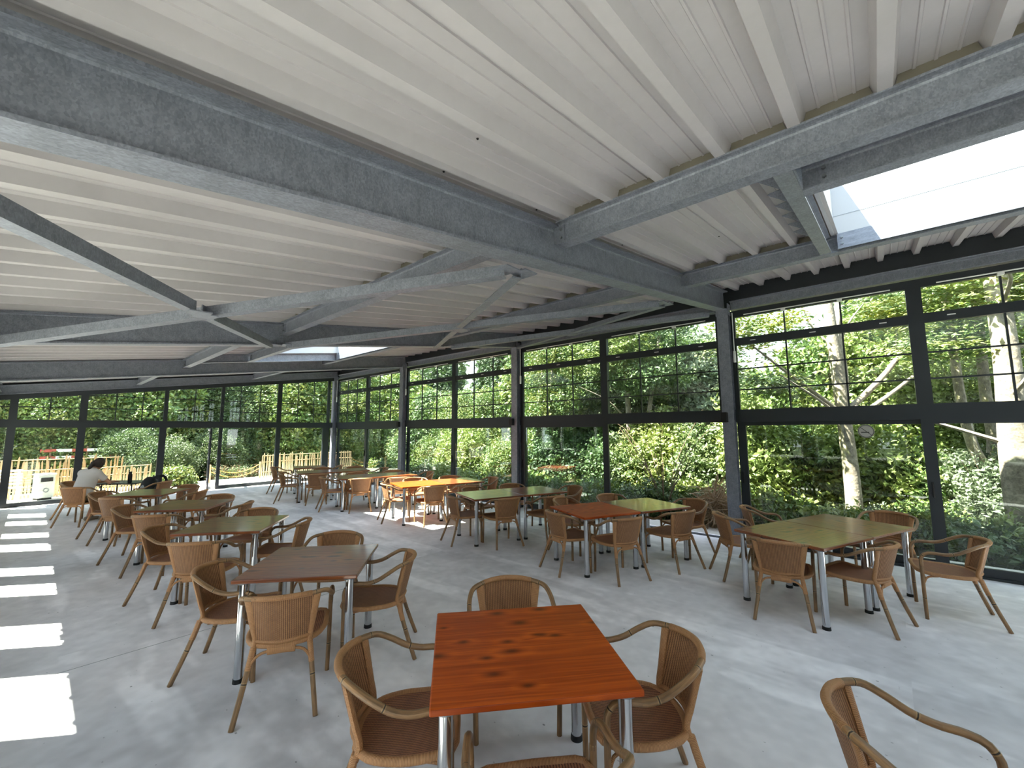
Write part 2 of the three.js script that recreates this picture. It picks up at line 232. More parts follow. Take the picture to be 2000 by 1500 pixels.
// ---- steel frame
const beamWord = { '-12.55': 'hidden behind the photographer, farthest', '-7.7': 'hidden behind the photographer', '-2.85': 'just behind the photographer', 2: 'nearest and largest across the ceiling', 6.85: 'second across the ceiling, ending at the middle column', 11.75: 'third across the ceiling, beyond the far skylight', 16.5: 'last, along the top of the far end wall' };
const colWord = { '-12.55': 'behind the photographer, rearmost', '-7.7': 'behind the photographer', '-2.85': 'out at the right of the glass wall', 2: 'nearest, right of the open sliding door', 6.85: 'left of the open sliding door', 11.75: 'third along the glass wall', 16.5: 'in the far corner of the hall' };
const seat = (z) => Math.cos(Math.atan(0.141));
for (const x of POSTS) {
  const far = x === XF, d = far ? 0.24 : BEAM, lift = far ? 0.06 : 0;
  const b = thing('steel_beam', 'galvanised steel roof beam, ' + beamWord[x], 'beam', [0, 0, 0], 0, 'main roof beams');
  part('rolled_section', barBetween(V3(x, hb(ZL - 0.2) + lift, ZL - 0.2), V3(x, hb(ZR - 0.02) + lift, ZR - 0.02), iSection(d * seat(), 0.17, 0.018, 0.016)), M.zinc, b);
  const c = thing('steel_column', 'galvanised steel column, ' + colWord[x], 'column', [x, 0, ZR - 0.1], 0, 'columns of the glass wall');
  const top = hb(ZR - 0.1) + 0.02;
  part('shaft', barBetween(V3(0, 0, 0), V3(0, top, 0), iSection(0.17, 0.18, 0.014, 0.012).map(([a, q]) => [a, q - 0.085]), V3(0, 0, 1)), M.zinc, c);
  part('base_plate', rbox(0.24, 0.015, 0.24, 0.003, 0, 0.0075, 0), M.zinc, c);
  part('cap_bracket', join([box(0.012, 0.2, 0.16, -0.095, top - 0.02, -0.02), box(0.012, 0.2, 0.16, 0.095, top - 0.02, -0.02)]), M.zinc, c);
  if (x > -3) for (const dy of [0.02, -0.06]) for (const s of [-1, 1]) { const m = part('bolt', new THREE.CylinderGeometry(0.014, 0.014, 0.02, 6).rotateZ(Math.PI / 2), M.boltSteel, c); m.position.set(s * 0.108, top + dy, -0.04); }
}
// ---- purlins between the beams; each bay's are set a little apart from the next bay's so that both can be bolted
const PURL = { 0: [2.75, 5.7], 1: [2.75, 5.7], 2: [2.75, 5.7], 3: [2.4, 5.48], 4: [2.12, 5.2], 5: [1.92, 4.92] };
const bayWord = ['rearmost bay', 'bay behind the photographer', 'bay of the near skylight', 'bay of the crossed braces', 'bay of the far skylight', 'bay at the far end'], rowWord = ['lower', 'higher'];
for (let i = 0; i < 6; i++) {
  const x0 = POSTS[i] + 0.1, x1 = POSTS[i + 1] - 0.1;
  PURL[i].forEach((z, r) => {
    const p = thing('roof_purlin', 'galvanised steel purlin, ' + rowWord[r] + ' row, in the ' + bayWord[i], 'purlin', [0, 0, 0], 0, 'roof purlins'), y = deckY(z) - PUR - 0.003;
    part('rolled_section', barBetween(V3(x0, y, z), V3(x1, y, z), iSection(PUR, 0.11, 0.013, 0.012)), M.zinc, p);
    if (i > 1) for (const [xe, s] of [[x0, 1], [x1, -1]]) {
      part('end_cleat', box(0.1, 0.14, 0.012, xe + s * 0.01, y + 0.1, z - 0.013), M.zinc, p);
      for (const dy of [0.065, 0.135]) { const m = part('bolt', new THREE.CylinderGeometry(0.011, 0.011, 0.016, 6).rotateX(Math.PI / 2), M.boltSteel, p); m.position.set(xe + s * 0.03, y + dy, z - 0.026); }
    }
    if (i > 1) M.ceilingFiller(x0, x1, z + 0.03);
  });
  // eave beams, high and low
  const e = thing('eave_beam', 'galvanised eave beam over the glass wall, ' + bayWord[i], 'beam', [0, 0, 0], 0, 'eave beams');
  part('rolled_section', barBetween(V3(x0, 3.94, ZR), V3(x1, 3.94, ZR), iSection(0.16, 0.14, 0.014, 0.012)), M.zinc, e);
  const l = thing('eave_beam', 'galvanised eave beam over the low window wall, ' + bayWord[i], 'beam', [0, 0, 0], 0, 'eave beams');
  part('rolled_section', barBetween(V3(x0, deckY(ZL) - 0.2, ZL + 0.12), V3(x1, deckY(ZL) - 0.2, ZL + 0.12), iSection(0.2, 0.11, 0.013, 0.012)), M.zinc, l);
}
// ---- crossed angle braces
const brace = (label, ...runs) => {
  const p = (q) => V3(q[0], hb(q[1]) - 0.065, q[1]), t = thing('diagonal_brace', label, 'brace', [0, 0, 0], 0, 'diagonal braces');
  for (const [a, b] of runs) { part('angle_bar', barBetween(p(a), p(b), lSection(0.09, 0.01)), M.zinc, t); for (const q of [a, b]) { const c = p(q), inner = q[0] > 2.3 && q[0] < 6.6; part('gusset_plate', box(0.16, 0.01, 0.16, c.x + (inner ? 0 : q[0] < 4 ? -0.005 : 0.005), c.y + (inner ? -0.008 : 0.05), c.z + 0.02), M.zinc, t); } }
};
brace('steel angle brace from the left edge of the ceiling down to the second beam', [[2.2, -0.42], [4.32, 0.83]], [[4.44, 0.9], [6.65, 2.22]]);
brace('steel angle brace crossing low from the left edge up to the nearest beam', [[6.65, -0.45], [2.2, 2.4]]);
brace('thin steel angle brace from the nearest beam to the end of the second beam', [[2.2, 2.62], [4.5, 3.98]], [[4.6, 4.04], [6.65, 5.25]]);
brace('long steel angle brace from the second beam up to the high purlin', [[6.65, 2.4], [2.2, 5.55]]);
brace('steel angle brace under the high eave, nearer one', [[2.2, 5.75], [4.4, 6.77]], [[4.5, 6.81], [6.65, 7.8]]);
brace('steel angle brace under the high eave, crossing one', [[6.65, 5.6], [2.2, 7.8]]);
// ---- skylights
OPEN.forEach((o, i) => {
  const t = thing('skylight', i ? 'roof skylight with white curb, seen far off between two beams' : 'large roof skylight with white curb, at the upper right', 'skylight', [0, 0, 0], 0, 'roof skylights');
  const up = i ? 0.36 : 0.8, yb = (z) => deckY(z) - 0.005, slope = (g) => { const p = g.attributes.position; for (let k = 0; k < p.count; k++) p.setY(k, p.getY(k) + yb(p.getZ(k))); g.computeVertexNormals(); return g; };
  part('curb_lining', join([slope(span(o.x0 - 0.03, o.x1 + 0.03, 0, up, o.z1, o.z1 + 0.03)), slope(span(o.x0 - 0.03, o.x1 + 0.03, 0, up, o.z0 - 0.03, o.z0)), slope(span(o.x0 - 0.03, o.x0, 0, up, o.z0, o.z1)), slope(span(o.x1, o.x1 + 0.03, 0, up, o.z0, o.z1))]), M.liner, t);
  part('lining_joint', join([slope(span(o.x0, o.x1, 0.2, 0.206, o.z1 - 0.003, o.z1 + 0.001))]), M.boltSteel, t);
  part('curb_foot', join([slope(span(o.x0 + 0.02, o.x1 - 0.02, -0.17, 0, o.z1 - 0.012, o.z1))]), M.zincBright, t);
  for (const dy of [-0.05, -0.12]) { const m = part('bolt', new THREE.CylinderGeometry(0.012, 0.012, 0.016, 6).rotateX(Math.PI / 2), M.boltSteel, t); m.position.set(o.x1 - 0.06, yb(o.z1) + dy, o.z1 - 0.02); }
  part('pane', slope(span(o.x0 - 0.04, o.x1 + 0.04, up, up + 0.004, o.z0 - 0.04, o.z1 + 0.04)), M.glass, t);
  part('cap_frame', join([slope(span(o.x0 - 0.06, o.x1 + 0.06, up - 0.01, up + 0.03, o.z1 + 0.005, o.z1 + 0.06)), slope(span(o.x0 - 0.06, o.x1 + 0.06, up - 0.01, up + 0.03, o.z0 - 0.06, o.z0 - 0.005)), slope(span(o.x0 - 0.06, o.x0 - 0.005, up - 0.01, up + 0.03, o.z0, o.z1)), slope(span(o.x1 + 0.005, o.x1 + 0.06, up - 0.01, up + 0.03, o.z0, o.z1))]), M.white, t);
  const bay = i ? 4 : 2, za = PURL[bay][0], zb = PURL[bay][1];
  const tr = (name, label, p0, p1) => { const g = thing(name, label, 'trimmer', [0, 0, 0], 0, 'skylight trimmers'); part('rolled_section', barBetween(p0, p1, iSection(PUR - 0.02, 0.1, 0.012, 0.01)), M.zinc, g); return g; };
  const yt = (z) => deckY(z) - PUR + 0.012;
  const w = i ? 'far' : 'near';
  const e1 = tr('trimmer_beam', 'steel trimmer across the left end of the ' + w + ' skylight', V3(o.x1 + 0.09, yt(za + 0.06), za + 0.06), V3(o.x1 + 0.09, yt(zb - 0.06), zb - 0.06));
  for (let k = 0; k < 7; k++) { const s = new THREE.Shape(); s.moveTo(0, 0); s.lineTo(0.14, 0.03); s.lineTo(0, 0.24); const g = new THREE.ExtrudeGeometry(s, { depth: 0.006, bevelEnabled: false }); const m = part('folded_flap', g, M.zinc, e1); const z = o.z0 - 0.55 + k * 0.33; m.rotation.set(-Math.PI / 2, 0, 0); m.position.set(o.x1 + 0.15, deckY(z) - 0.02, z + 0.3); m.rotation.x = Math.PI / 2 + 0.141; m.position.z = z; }
  tr('trimmer_beam', 'steel trimmer across the right end of the ' + w + ' skylight', V3(o.x0 - 0.09, yt(za + 0.06), za + 0.06), V3(o.x0 - 0.09, yt(zb - 0.06), zb - 0.06));
  const lg = tr('trimmer_beam', 'steel trimmer along the lower side of the ' + w + ' skylight', V3(o.x0 - 0.04, yt(o.z0 - 0.09), o.z0 - 0.09), V3(o.x1 + 0.04, yt(o.z0 - 0.09), o.z0 - 0.09));
  for (let k = 0; k < 4; k++) part('stiffener', box(0.01, PUR - 0.05, 0.05, lerp(o.x0 + 0.1, o.x1 - 0.22, k / 3), yt(o.z0 - 0.09) + PUR / 2 - 0.01, o.z0 - 0.06), M.zinc, lg);
  for (const dy of [0.06, 0.12]) { const m = part('bolt', new THREE.CylinderGeometry(0.013, 0.013, 0.02, 6).rotateX(Math.PI / 2), M.boltSteel, lg); m.position.set(o.x1 - 0.08, yt(o.z0) + dy, o.z0 - 0.11); }
});

// fascias that close the gap between the walls and the roof sheets
structure('trim_1', metreUV(span(XB, XF + 0.1, 4.0, deckY(ZR + 0.1) + 0.08, ZR + 0.08, ZR + 0.11)), M.dark, 'dark fascia board above the high eave beam');
{ const g = span(XF + 0.06, XF + 0.1, 0, 1, ZL, ZR + 0.08), p = g.attributes.position; for (let i = 0; i < p.count; i++) { const z = p.getZ(i); p.setY(i, p.getY(i) > 0.5 ? deckY(z) + 0.08 : hb(z) + 0.0); } g.computeVertexNormals(); structure('trim_2', g, M.dark, 'dark fascia board above the far end wall'); }
structure('trim_3', span(4.945, 4.953, -0.01, 0.0006, ZL + 0.02, 3.2), std({ color: 0x8f8f90, roughness: 0.9 }), 'faint sawn joint in the concrete floor');

// ---------------------------------------------------------------- glazing
const HOP = [3.30, 3.43], TR = [1.98, 2.19], BAR = 0.022, BARS_Y = [2.53, 2.89];
const D = (x0, x1, y0, y1, z = ZR, t = 0.07) => span(x0, x1, y0, y1, z - t / 2, z + t / 2);
const glassBox = (x0, x1, y0, y1, z) => span(x0, x1, y0, y1, z - 0.004, z + 0.004);
let windowNo = 0;
function glassBay(bay, opt = {}) {
  const w = structure('window_' + ++windowNo, null, null, opt.label), a = POSTS[bay] + 0.09, b = POSTS[bay + 1] - 0.09, m = (POSTS[bay] + POSTS[bay + 1]) / 2, top = 3.92;
  part('head_frame', D(a, b, top - 0.12, top), M.dark, w);
  part('hopper_rail', D(a, b, HOP[0], HOP[1]), M.dark, w);
  part('transom', D(a, b, TR[0], TR[1], ZR, 0.13), M.dark, w);
  for (const [p, q] of [[a, a + 0.07], [b - 0.07, b]]) part('jamb', D(p, q, TR[1], top - 0.12), M.dark, w);
  part('mullion', D(m - 0.08, m + 0.08, TR[1], top - 0.12, ZR, 0.09), M.dark, w);
  for (const [p, q] of [[a + 0.07, m - 0.08], [m + 0.08, b - 0.07]]) {
    for (const k of [1, 2]) { const x = lerp(p, q, k / 3); part('glazing_bar', D(x - BAR / 2, x + BAR / 2, TR[1], HOP[0], ZR, 0.03), M.dark, w); part('glazing_bar', D(x - BAR / 2, x + BAR / 2, HOP[1], top - 0.12, ZR, 0.03), M.dark, w); part('chain_bracket', span(x - 0.03, x + 0.03, top - 0.14, top - 0.1, ZR - 0.09, ZR - 0.03), M.white, w); }
    for (const k of [0.12, 0.5, 0.88]) part('vent_catch', span(lerp(p, q, k) - 0.04, lerp(p, q, k) + 0.04, HOP[0] + 0.06, HOP[0] + 0.072, ZR - 0.055, ZR - 0.036), M.white, w);
    for (const y of BARS_Y) part('glazing_bar', D(p, q, y - BAR / 2, y + BAR / 2, ZR, 0.03), M.dark, w);
    part('pane', glassBox(p, q, TR[1], HOP[0], ZR + 0.01), M.glass, w);
    part('pane', glassBox(p, q, HOP[1], top - 0.12, ZR + 0.01), M.glass, w);
    part('chain_rod', new THREE.CylinderGeometry(0.009, 0.009, (q - p) * 0.86, 6).rotateZ(Math.PI / 2).translate((p + q) / 2, top - 0.1, ZR - 0.075), M.white, w);
  }
  // sliding doors below the transom: leaf(x0, x1, z)
  const leaf = (p, q, z, name) => { const d = structure('door_' + ++doorNo, null, null, name); const f = 0.125; part('stile', D(p, p + f, 0.02, TR[0], z, 0.05), M.dark, d); part('stile', D(q - f, q, 0.02, TR[0], z, 0.05), M.dark, d); part('top_rail', D(p + f, q - f, TR[0] - 0.06, TR[0], z, 0.05), M.dark, d); part('bottom_rail', D(p + f, q - f, 0.02, 0.13, z, 0.05), M.dark, d); part('pane', glassBox(p + f, q - f, 0.13, TR[0] - 0.06, z), M.glass, d); const h = part('pull_handle', rbox(0.02, 0.2, 0.03, 0.006, 0, 1.05, 0), M.rubber, d); h.position.set(q - 0.05, 0, z - 0.035); };
  const words = opt.words ?? ['', ''];
  if (opt.open) { leaf(m - 0.07, b - 0.02, ZR - 0.035, 'sliding glass door leaf pushed open, room side'); leaf(m - 0.03, b - 0.01, ZR + 0.035, 'sliding glass door leaf behind the open one'); part('floor_track', join([span(a, m, 0, 0.012, ZR - 0.05, ZR - 0.02), span(a, m, 0, 0.012, ZR + 0.02, ZR + 0.05)]), M.dark, w); part('threshold', span(a, m, 0, 0.008, ZR - 0.02, ZR + 0.02), M.zincBright, w); }
  else { leaf(a, m + 0.065, ZR - 0.035, words[0]); leaf(m - 0.065, b, ZR + 0.035, words[1]); part('sill', D(a, b, 0, 0.03, ZR, 0.16), M.dark, w); }
}
let doorNo = 0;
glassBay(0, { label: 'glazed bay behind the photographer, rearmost', words: ['rear sliding door leaf', 'rear sliding door leaf, other one'] });
glassBay(1, { label: 'glazed bay behind the photographer', words: ['sliding door leaf behind the photographer', 'other sliding door leaf behind the photographer'] });
glassBay(2, { label: 'dark framed glazed bay at the right edge', words: ['closed sliding glass door at the right edge', 'closed sliding glass door beside the nearest column, with a round sticker'] });
glassBay(3, { label: 'dark framed glazed bay with its right door slid open', open: true });
glassBay(4, { label: 'dark framed glazed bay, third from the right', words: ['right sliding glass door of the third bay', 'left sliding glass door of the third bay'] });
glassBay(5, { label: 'dark framed glazed bay nearest the far corner', words: ['right sliding glass door of the corner bay', 'left sliding glass door of the corner bay'] });
// vent chain motors and door closers on the columns
for (const [x, w] of [[2.0, 'nearest column'], [6.85, 'middle column'], [11.75, 'third column'], [16.5, 'corner column']]) {
  const t = thing('vent_motor', 'slim white vent opener hanging beside the ' + w, 'vent motor', [x - 0.14, 0, ZR - 0.1], 0, 'vent openers');
  part('housing', rbox(0.035, 0.2, 0.035, 0.006, 0, 3.1, 0), M.white, t); part('cable_tube', new THREE.CylinderGeometry(0.008, 0.008, 0.75, 6).translate(0, 3.5, 0), M.white, t); part('cord', new THREE.CylinderGeometry(0.004, 0.004, 1.5, 5).translate(0.0, 2.3, 0), M.rubber, t);
  if (x < 16) single('lock_box', rbox(0.1, 0.17, 0.1, 0.01, x + 0.05, 2.06, ZR - 0.22), M.rubber, 'small black box at transom height on the ' + w, 'lock box', 'lock boxes on the columns');
}
// round no-smoking sticker on the near door
{
  const cv = document.createElement('canvas'); cv.width = cv.height = 128; const c = cv.getContext('2d');
  c.fillStyle = '#8f8d88'; c.fillRect(0, 0, 128, 128); c.fillStyle = '#a5a29c'; c.beginPath(); c.arc(64, 64, 60, 0, 7); c.fill(); c.strokeStyle = '#3b3a38'; c.lineWidth = 5; c.beginPath(); c.arc(64, 64, 57, 0, 7); c.stroke(); c.beginPath(); c.moveTo(24, 26); c.lineTo(104, 102); c.stroke(); c.fillStyle = '#151515'; c.fillRect(26, 70, 62, 9);
  const tx = new THREE.CanvasTexture(cv); tx.colorSpace = THREE.SRGBColorSpace;
  const g = new THREE.CircleGeometry(0.095, 32).rotateY(Math.PI); const s = single('no_smoking_sticker', g, std({ map: tx, roughness: 0.6 }), 'round grey no smoking sticker on the right glass door', 'sticker'); s.position.set(0.22, 1.82, ZR + 0.02);
}
// ---- far end wall: its head follows the roof slope
{
  const x = XF, wE = structure('wall_far_end', null, null, 'glazed far end wall under the sloping roof'), headY = (z) => hb(z) + 0.05;
  const E = (z0, z1, y0, y1, t = 0.07) => span(x - t / 2, x + t / 2, y0, y1, z0, z1);
  const rake = (z0, z1, drop, h, t = 0.07) => { const g = span(x - t / 2, x + t / 2, 0, h, z0, z1), p = g.attributes.position; for (let i = 0; i < p.count; i++) p.setY(i, p.getY(i) + headY(p.getZ(i)) - drop); g.computeVertexNormals(); return g; };
  const upTo = (z0, z1, y0, drop, t = 0.07) => { const g = span(x - t / 2, x + t / 2, 0, 1, z0, z1), p = g.attributes.position; for (let i = 0; i < p.count; i++) { const z = p.getZ(i); p.setY(i, p.getY(i) > 0.5 ? headY(z) - drop : y0); } g.computeVertexNormals(); return g; };
  part('head_frame', rake(ZL, ZR - 0.18, 0.12, 0.12), M.dark, wE);
  part('transom', E(ZL, ZR - 0.18, TR[0], TR[1] - 0.01, 0.12), M.dark, wE);
  const mull = [[-0.47, -0.33], [0.77, 0.92], [5.77, 5.91]];
  for (const [p, q] of mull) { part('mullion', upTo(p, q, TR[1] - 0.01, 0.12), M.dark, wE); part('mullion', E(p, q, 0.1, TR[0], 0.09), M.dark, wE); }
  for (const [p, q] of [[2.5, 2.66], [4.03, 4.12], [7.46, 7.7]]) { part('jamb', E(p, q, 0, TR[0], 0.09), M.dark, wE); part('jamb', upTo(Math.max(p, q - 0.1), q, TR[1] - 0.01, 0.12), M.dark, wE); }
  for (const [p, q] of [[ZL, 2.66], [4.03, 7.7]]) part('sill', E(p, q, 0, 0.1, 0.1), M.dark, wE);
  part('threshold', E(2.84, 3.85, 0, 0.012, 0.12), M.zincBright, wE);
  const cols = [[ZL, -0.47, []], [-0.33, 0.77, [0.22]], [0.92, 2.6, [1.49, 2.07]], [2.84, 3.85, [3.33]], [4.06, 5.77, [4.6, 5.2]], [5.91, 7.66, [6.48, 7.07]]];
  for (const [p, q, vs] of cols) {
    for (const v of vs) part('glazing_bar', upTo(v - BAR / 2, v + BAR / 2, TR[1], 0.12, 0.03), M.dark, wE);
    for (const y of [2.51, 2.87, 3.23]) { const zs = Math.max(p, (y + 0.13 - headY(0)) / 0.145); if (zs < q - 0.05) part('glazing_bar', E(zs, q, y - BAR / 2, y + BAR / 2, 0.03), M.dark, wE); }
    part('pane', upTo(p, q, TR[1], 0.12, 0.008), M.glass, wE);
    if (p !== 2.84) part('pane', E(p, q, 0.1, TR[0], 0.008), M.glass, wE);
  }
  for (const z of [2.75, 3.94]) { const c = thing('end_post', z < 3 ? 'galvanised post left of the open end door' : 'galvanised post right of the open end door', 'post', [x, 0, z], 0, 'posts of the end door'); part('shaft', barBetween(V3(-0.02, 0, 0), V3(-0.02, headY(z) - 0.02, 0), iSection(0.14, 0.16, 0.012, 0.01).map(([a, b]) => [a, b - 0.07])), M.zincBright, c); }
  // the end door, swung outward
  const d = structure('door_' + ++doorNo, null, null, 'glass end door swung outward'); d.position.set(x + 0.04, 0, 3.83); d.rotation.y = -0.2;
  part('stile', span(0, 0.1, 0.02, TR[0] - 0.02, -0.025, 0.025), M.dark, d); part('stile', span(0.86, 0.96, 0.02, TR[0] - 0.02, -0.025, 0.025), M.dark, d); part('top_rail', span(0.1, 0.86, TR[0] - 0.12, TR[0] - 0.02, -0.025, 0.025), M.dark, d); part('bottom_rail', span(0.1, 0.86, 0.02, 0.14, -0.025, 0.025), M.dark, d); part('pane', span(0.1, 0.86, 0.14, TR[0] - 0.12, -0.004, 0.004), M.glass, d);
  for (const y of [0.3, 1.0, 1.7]) part('hinge', new THREE.CylinderGeometry(0.015, 0.015, 0.12, 8).translate(-0.01, y, -0.03), M.zincBright, d);
  part('door_closer', rbox(0.22, 0.06, 0.05, 0.01, 0.2, TR[0] - 0.07, -0.05), M.white, d);
}
// ---- low window wall on the left, and the rear wall
{
  const w = structure('wall_left', null, null, 'low wall of white framed windows'), z = ZL, SILL = 0.92, HEAD = 2.56, eave = deckY(ZL) + 0.05;
  const holes = [[-11.4, -10.3], [-9.9, -8.9], [-6.6, -5.5], [-5.1, -4.3], [-3.3, -2.2], [-1.8, -0.9], [-0.45, 0.55], [1.0, 1.75], [2.1, 3.2], [3.55, 4.35], [4.8, 5.95], [6.45, 7.25], [8.2, 8.9], [9.25, 9.9], [10.95, 11.75], [12.2, 12.9], [13.75, 14.5], [14.9, 15.7]];
  part('apron', span(XB, XF, -0.02, SILL, z - 0.12, z), M.wallPanel, w);
  part('lintel', span(XB, XF, HEAD, eave, z - 0.12, z), M.wallWhite, w);
  let at = XB; for (const [a, b] of [...holes, [XF, XF]]) { part('pier', span(at, a, SILL, HEAD, z - 0.12, z), M.wallPanel, w); at = b; }
  part('window_board', span(XB, XF, SILL - 0.02, SILL + 0.015, z - 0.02, z + 0.1), M.white, w);
  holes.forEach(([a, b]) => {
    const k = structure('window_' + ++windowNo, null, null, 'white framed window in the low wall'), f = 0.055;
    part('frame', join([span(a, b, SILL, SILL + f, z - 0.09, z - 0.02), span(a, b, HEAD - f, HEAD, z - 0.09, z - 0.02), span(a, a + f, SILL + f, HEAD - f, z - 0.09, z - 0.02), span(b - f, b, SILL + f, HEAD - f, z - 0.09, z - 0.02)]), M.white, k);
    part('pane', span(a + f, b - f, SILL + f, HEAD - f, z - 0.058, z - 0.052), M.glass, k);
    part('handle', rbox(0.02, 0.12, 0.03, 0.006, b - f / 2, 1.6, z - 0.01), M.white, k);
  });
  const r = structure('wall_rear', null, null, 'rear wall behind the photographer');
  part('panel', span(XB - 0.12, XB, -0.02, 0.9, ZL, ZR), M.wallWhite, r);
  const g = span(XB - 0.12, XB, 0, 1, ZL, ZR), p = g.attributes.position; for (let i = 0; i < p.count; i++) p.setY(i, p.getY(i) > 0.5 ? deckY(p.getZ(i)) + 0.05 : 2.3); g.computeVertexNormals(); part('panel', g, M.wallWhite, r);
  part('panel', span(XB - 0.12, XB, 0.9, 2.3, ZL, ZR), M.wallWhite, r);
}

// ---------------------------------------------------------------- tables
const TS = 0.91, TH = 0.75;
const legGeo = (r, h) => new THREE.CylinderGeometry(r, r, h, 18, 1, true).translate(0, h / 2, 0);
const topGeo = (() => { const g = rbox(TS, 0.03, TS, 0.008, 0, TH - 0.015, 0, 3), q = g.index ? g.toNonIndexed() : g, p = q.attributes.position, uv = q.attributes.uv; for (let i = 0; i < p.count; i++) uv.setXY(i, p.getX(i) / TS + 0.5, p.getZ(i) / TS + 0.5 + (p.getY(i) - TH) * 0.6); return q; })();
const footGeo = new THREE.CylinderGeometry(0.034, 0.036, 0.03, 18).translate(0, 0.015, 0), capGeo = new THREE.CylinderGeometry(0.05, 0.05, 0.012, 16).translate(0, TH - 0.036, 0), tubeGeo = legGeo(0.031, TH - 0.03 - 0.012 - 0.028);
function makeTable(mat, label, group, x, z, turn) {
  const t = thing('square_table', label, 'table', [x, 0, z], turn, group);
  part('tabletop', topGeo, mat, t);
  part('subframe', join([box(0.74, 0.022, 0.05, 0, TH - 0.041, 0.3), box(0.74, 0.022, 0.05, 0, TH - 0.041, -0.3)]), M.tableEdge, t);
  for (const [a, b] of [[-1, -1], [1, -1], [1, 1], [-1, 1]]) { const l = part('leg', tubeGeo, M.chrome, t); l.position.set(a * 0.39, 0.028, b * 0.39); part('foot', footGeo, M.rubber, l).position.y = -0.028; part('mount', capGeo, M.boltSteel, l).position.y = -0.028; }
  return t;
}
const tableRow = 'single tables down the left row', pairRow = 'paired tables down the right row';
[[0.05, 2.32, 8, 'nearest table, reddish brown stained pine top with dark knots'], [-1.72, 3.79, 7.5, 'second single table of the left row, worn glossy brown top'], [-3.36, 5.24, 9, 'third single table of the left row, glossy top mirroring the window'], [-4.98, 6.6, 10, 'fourth single table of the left row, counted from the nearest table'], [-6.72, 7.95, 10, 'fifth single table of the left row, in front of the seated person']].forEach(([X, F, a, label], i) => { const [x, z] = plan(X, F); makeTable(i === 0 ? M.tableA : M.tableB, label, tableRow, x, z, yaw(a + 90)); });
[[3.5, 4.87, 27, 'first pair from the right, by the nearest column'], [1.56, 6.27, 24, 'second pair from the right, by the open door'], [-0.02, 7.76, 28, 'third pair from the right, by the middle column'], [-1.62, 9.3, 31, 'fourth pair from the right, half in sunlight'], [-3.42, 10.75, 31, 'fifth pair from the right'], [-5.05, 12.0, 31, 'sixth pair from the right, near the far corner']].forEach(([X, F, a, word], i) => {
  const c = Math.cos(a * Math.PI / 180), s = Math.sin(a * Math.PI / 180);
  for (const k of [-1, 1]) { const [x, z] = plan(X + k * 0.458 * c, F + k * 0.458 * s); makeTable(k < 0 && (i === 1 || i === 3) ? M.tableA : M.tableB, 'glossy brown table, ' + (k < 0 ? 'left' : 'right') + ' half of the ' + word, pairRow, x, z, yaw(a + (k < 0 ? 90 : 0))); }
});
{ const [x, z] = plan(-6.35, 13.35); makeTable(M.tableB, 'lone brown table farthest away, before the end wall', pairRow, x, z, yaw(28)); }
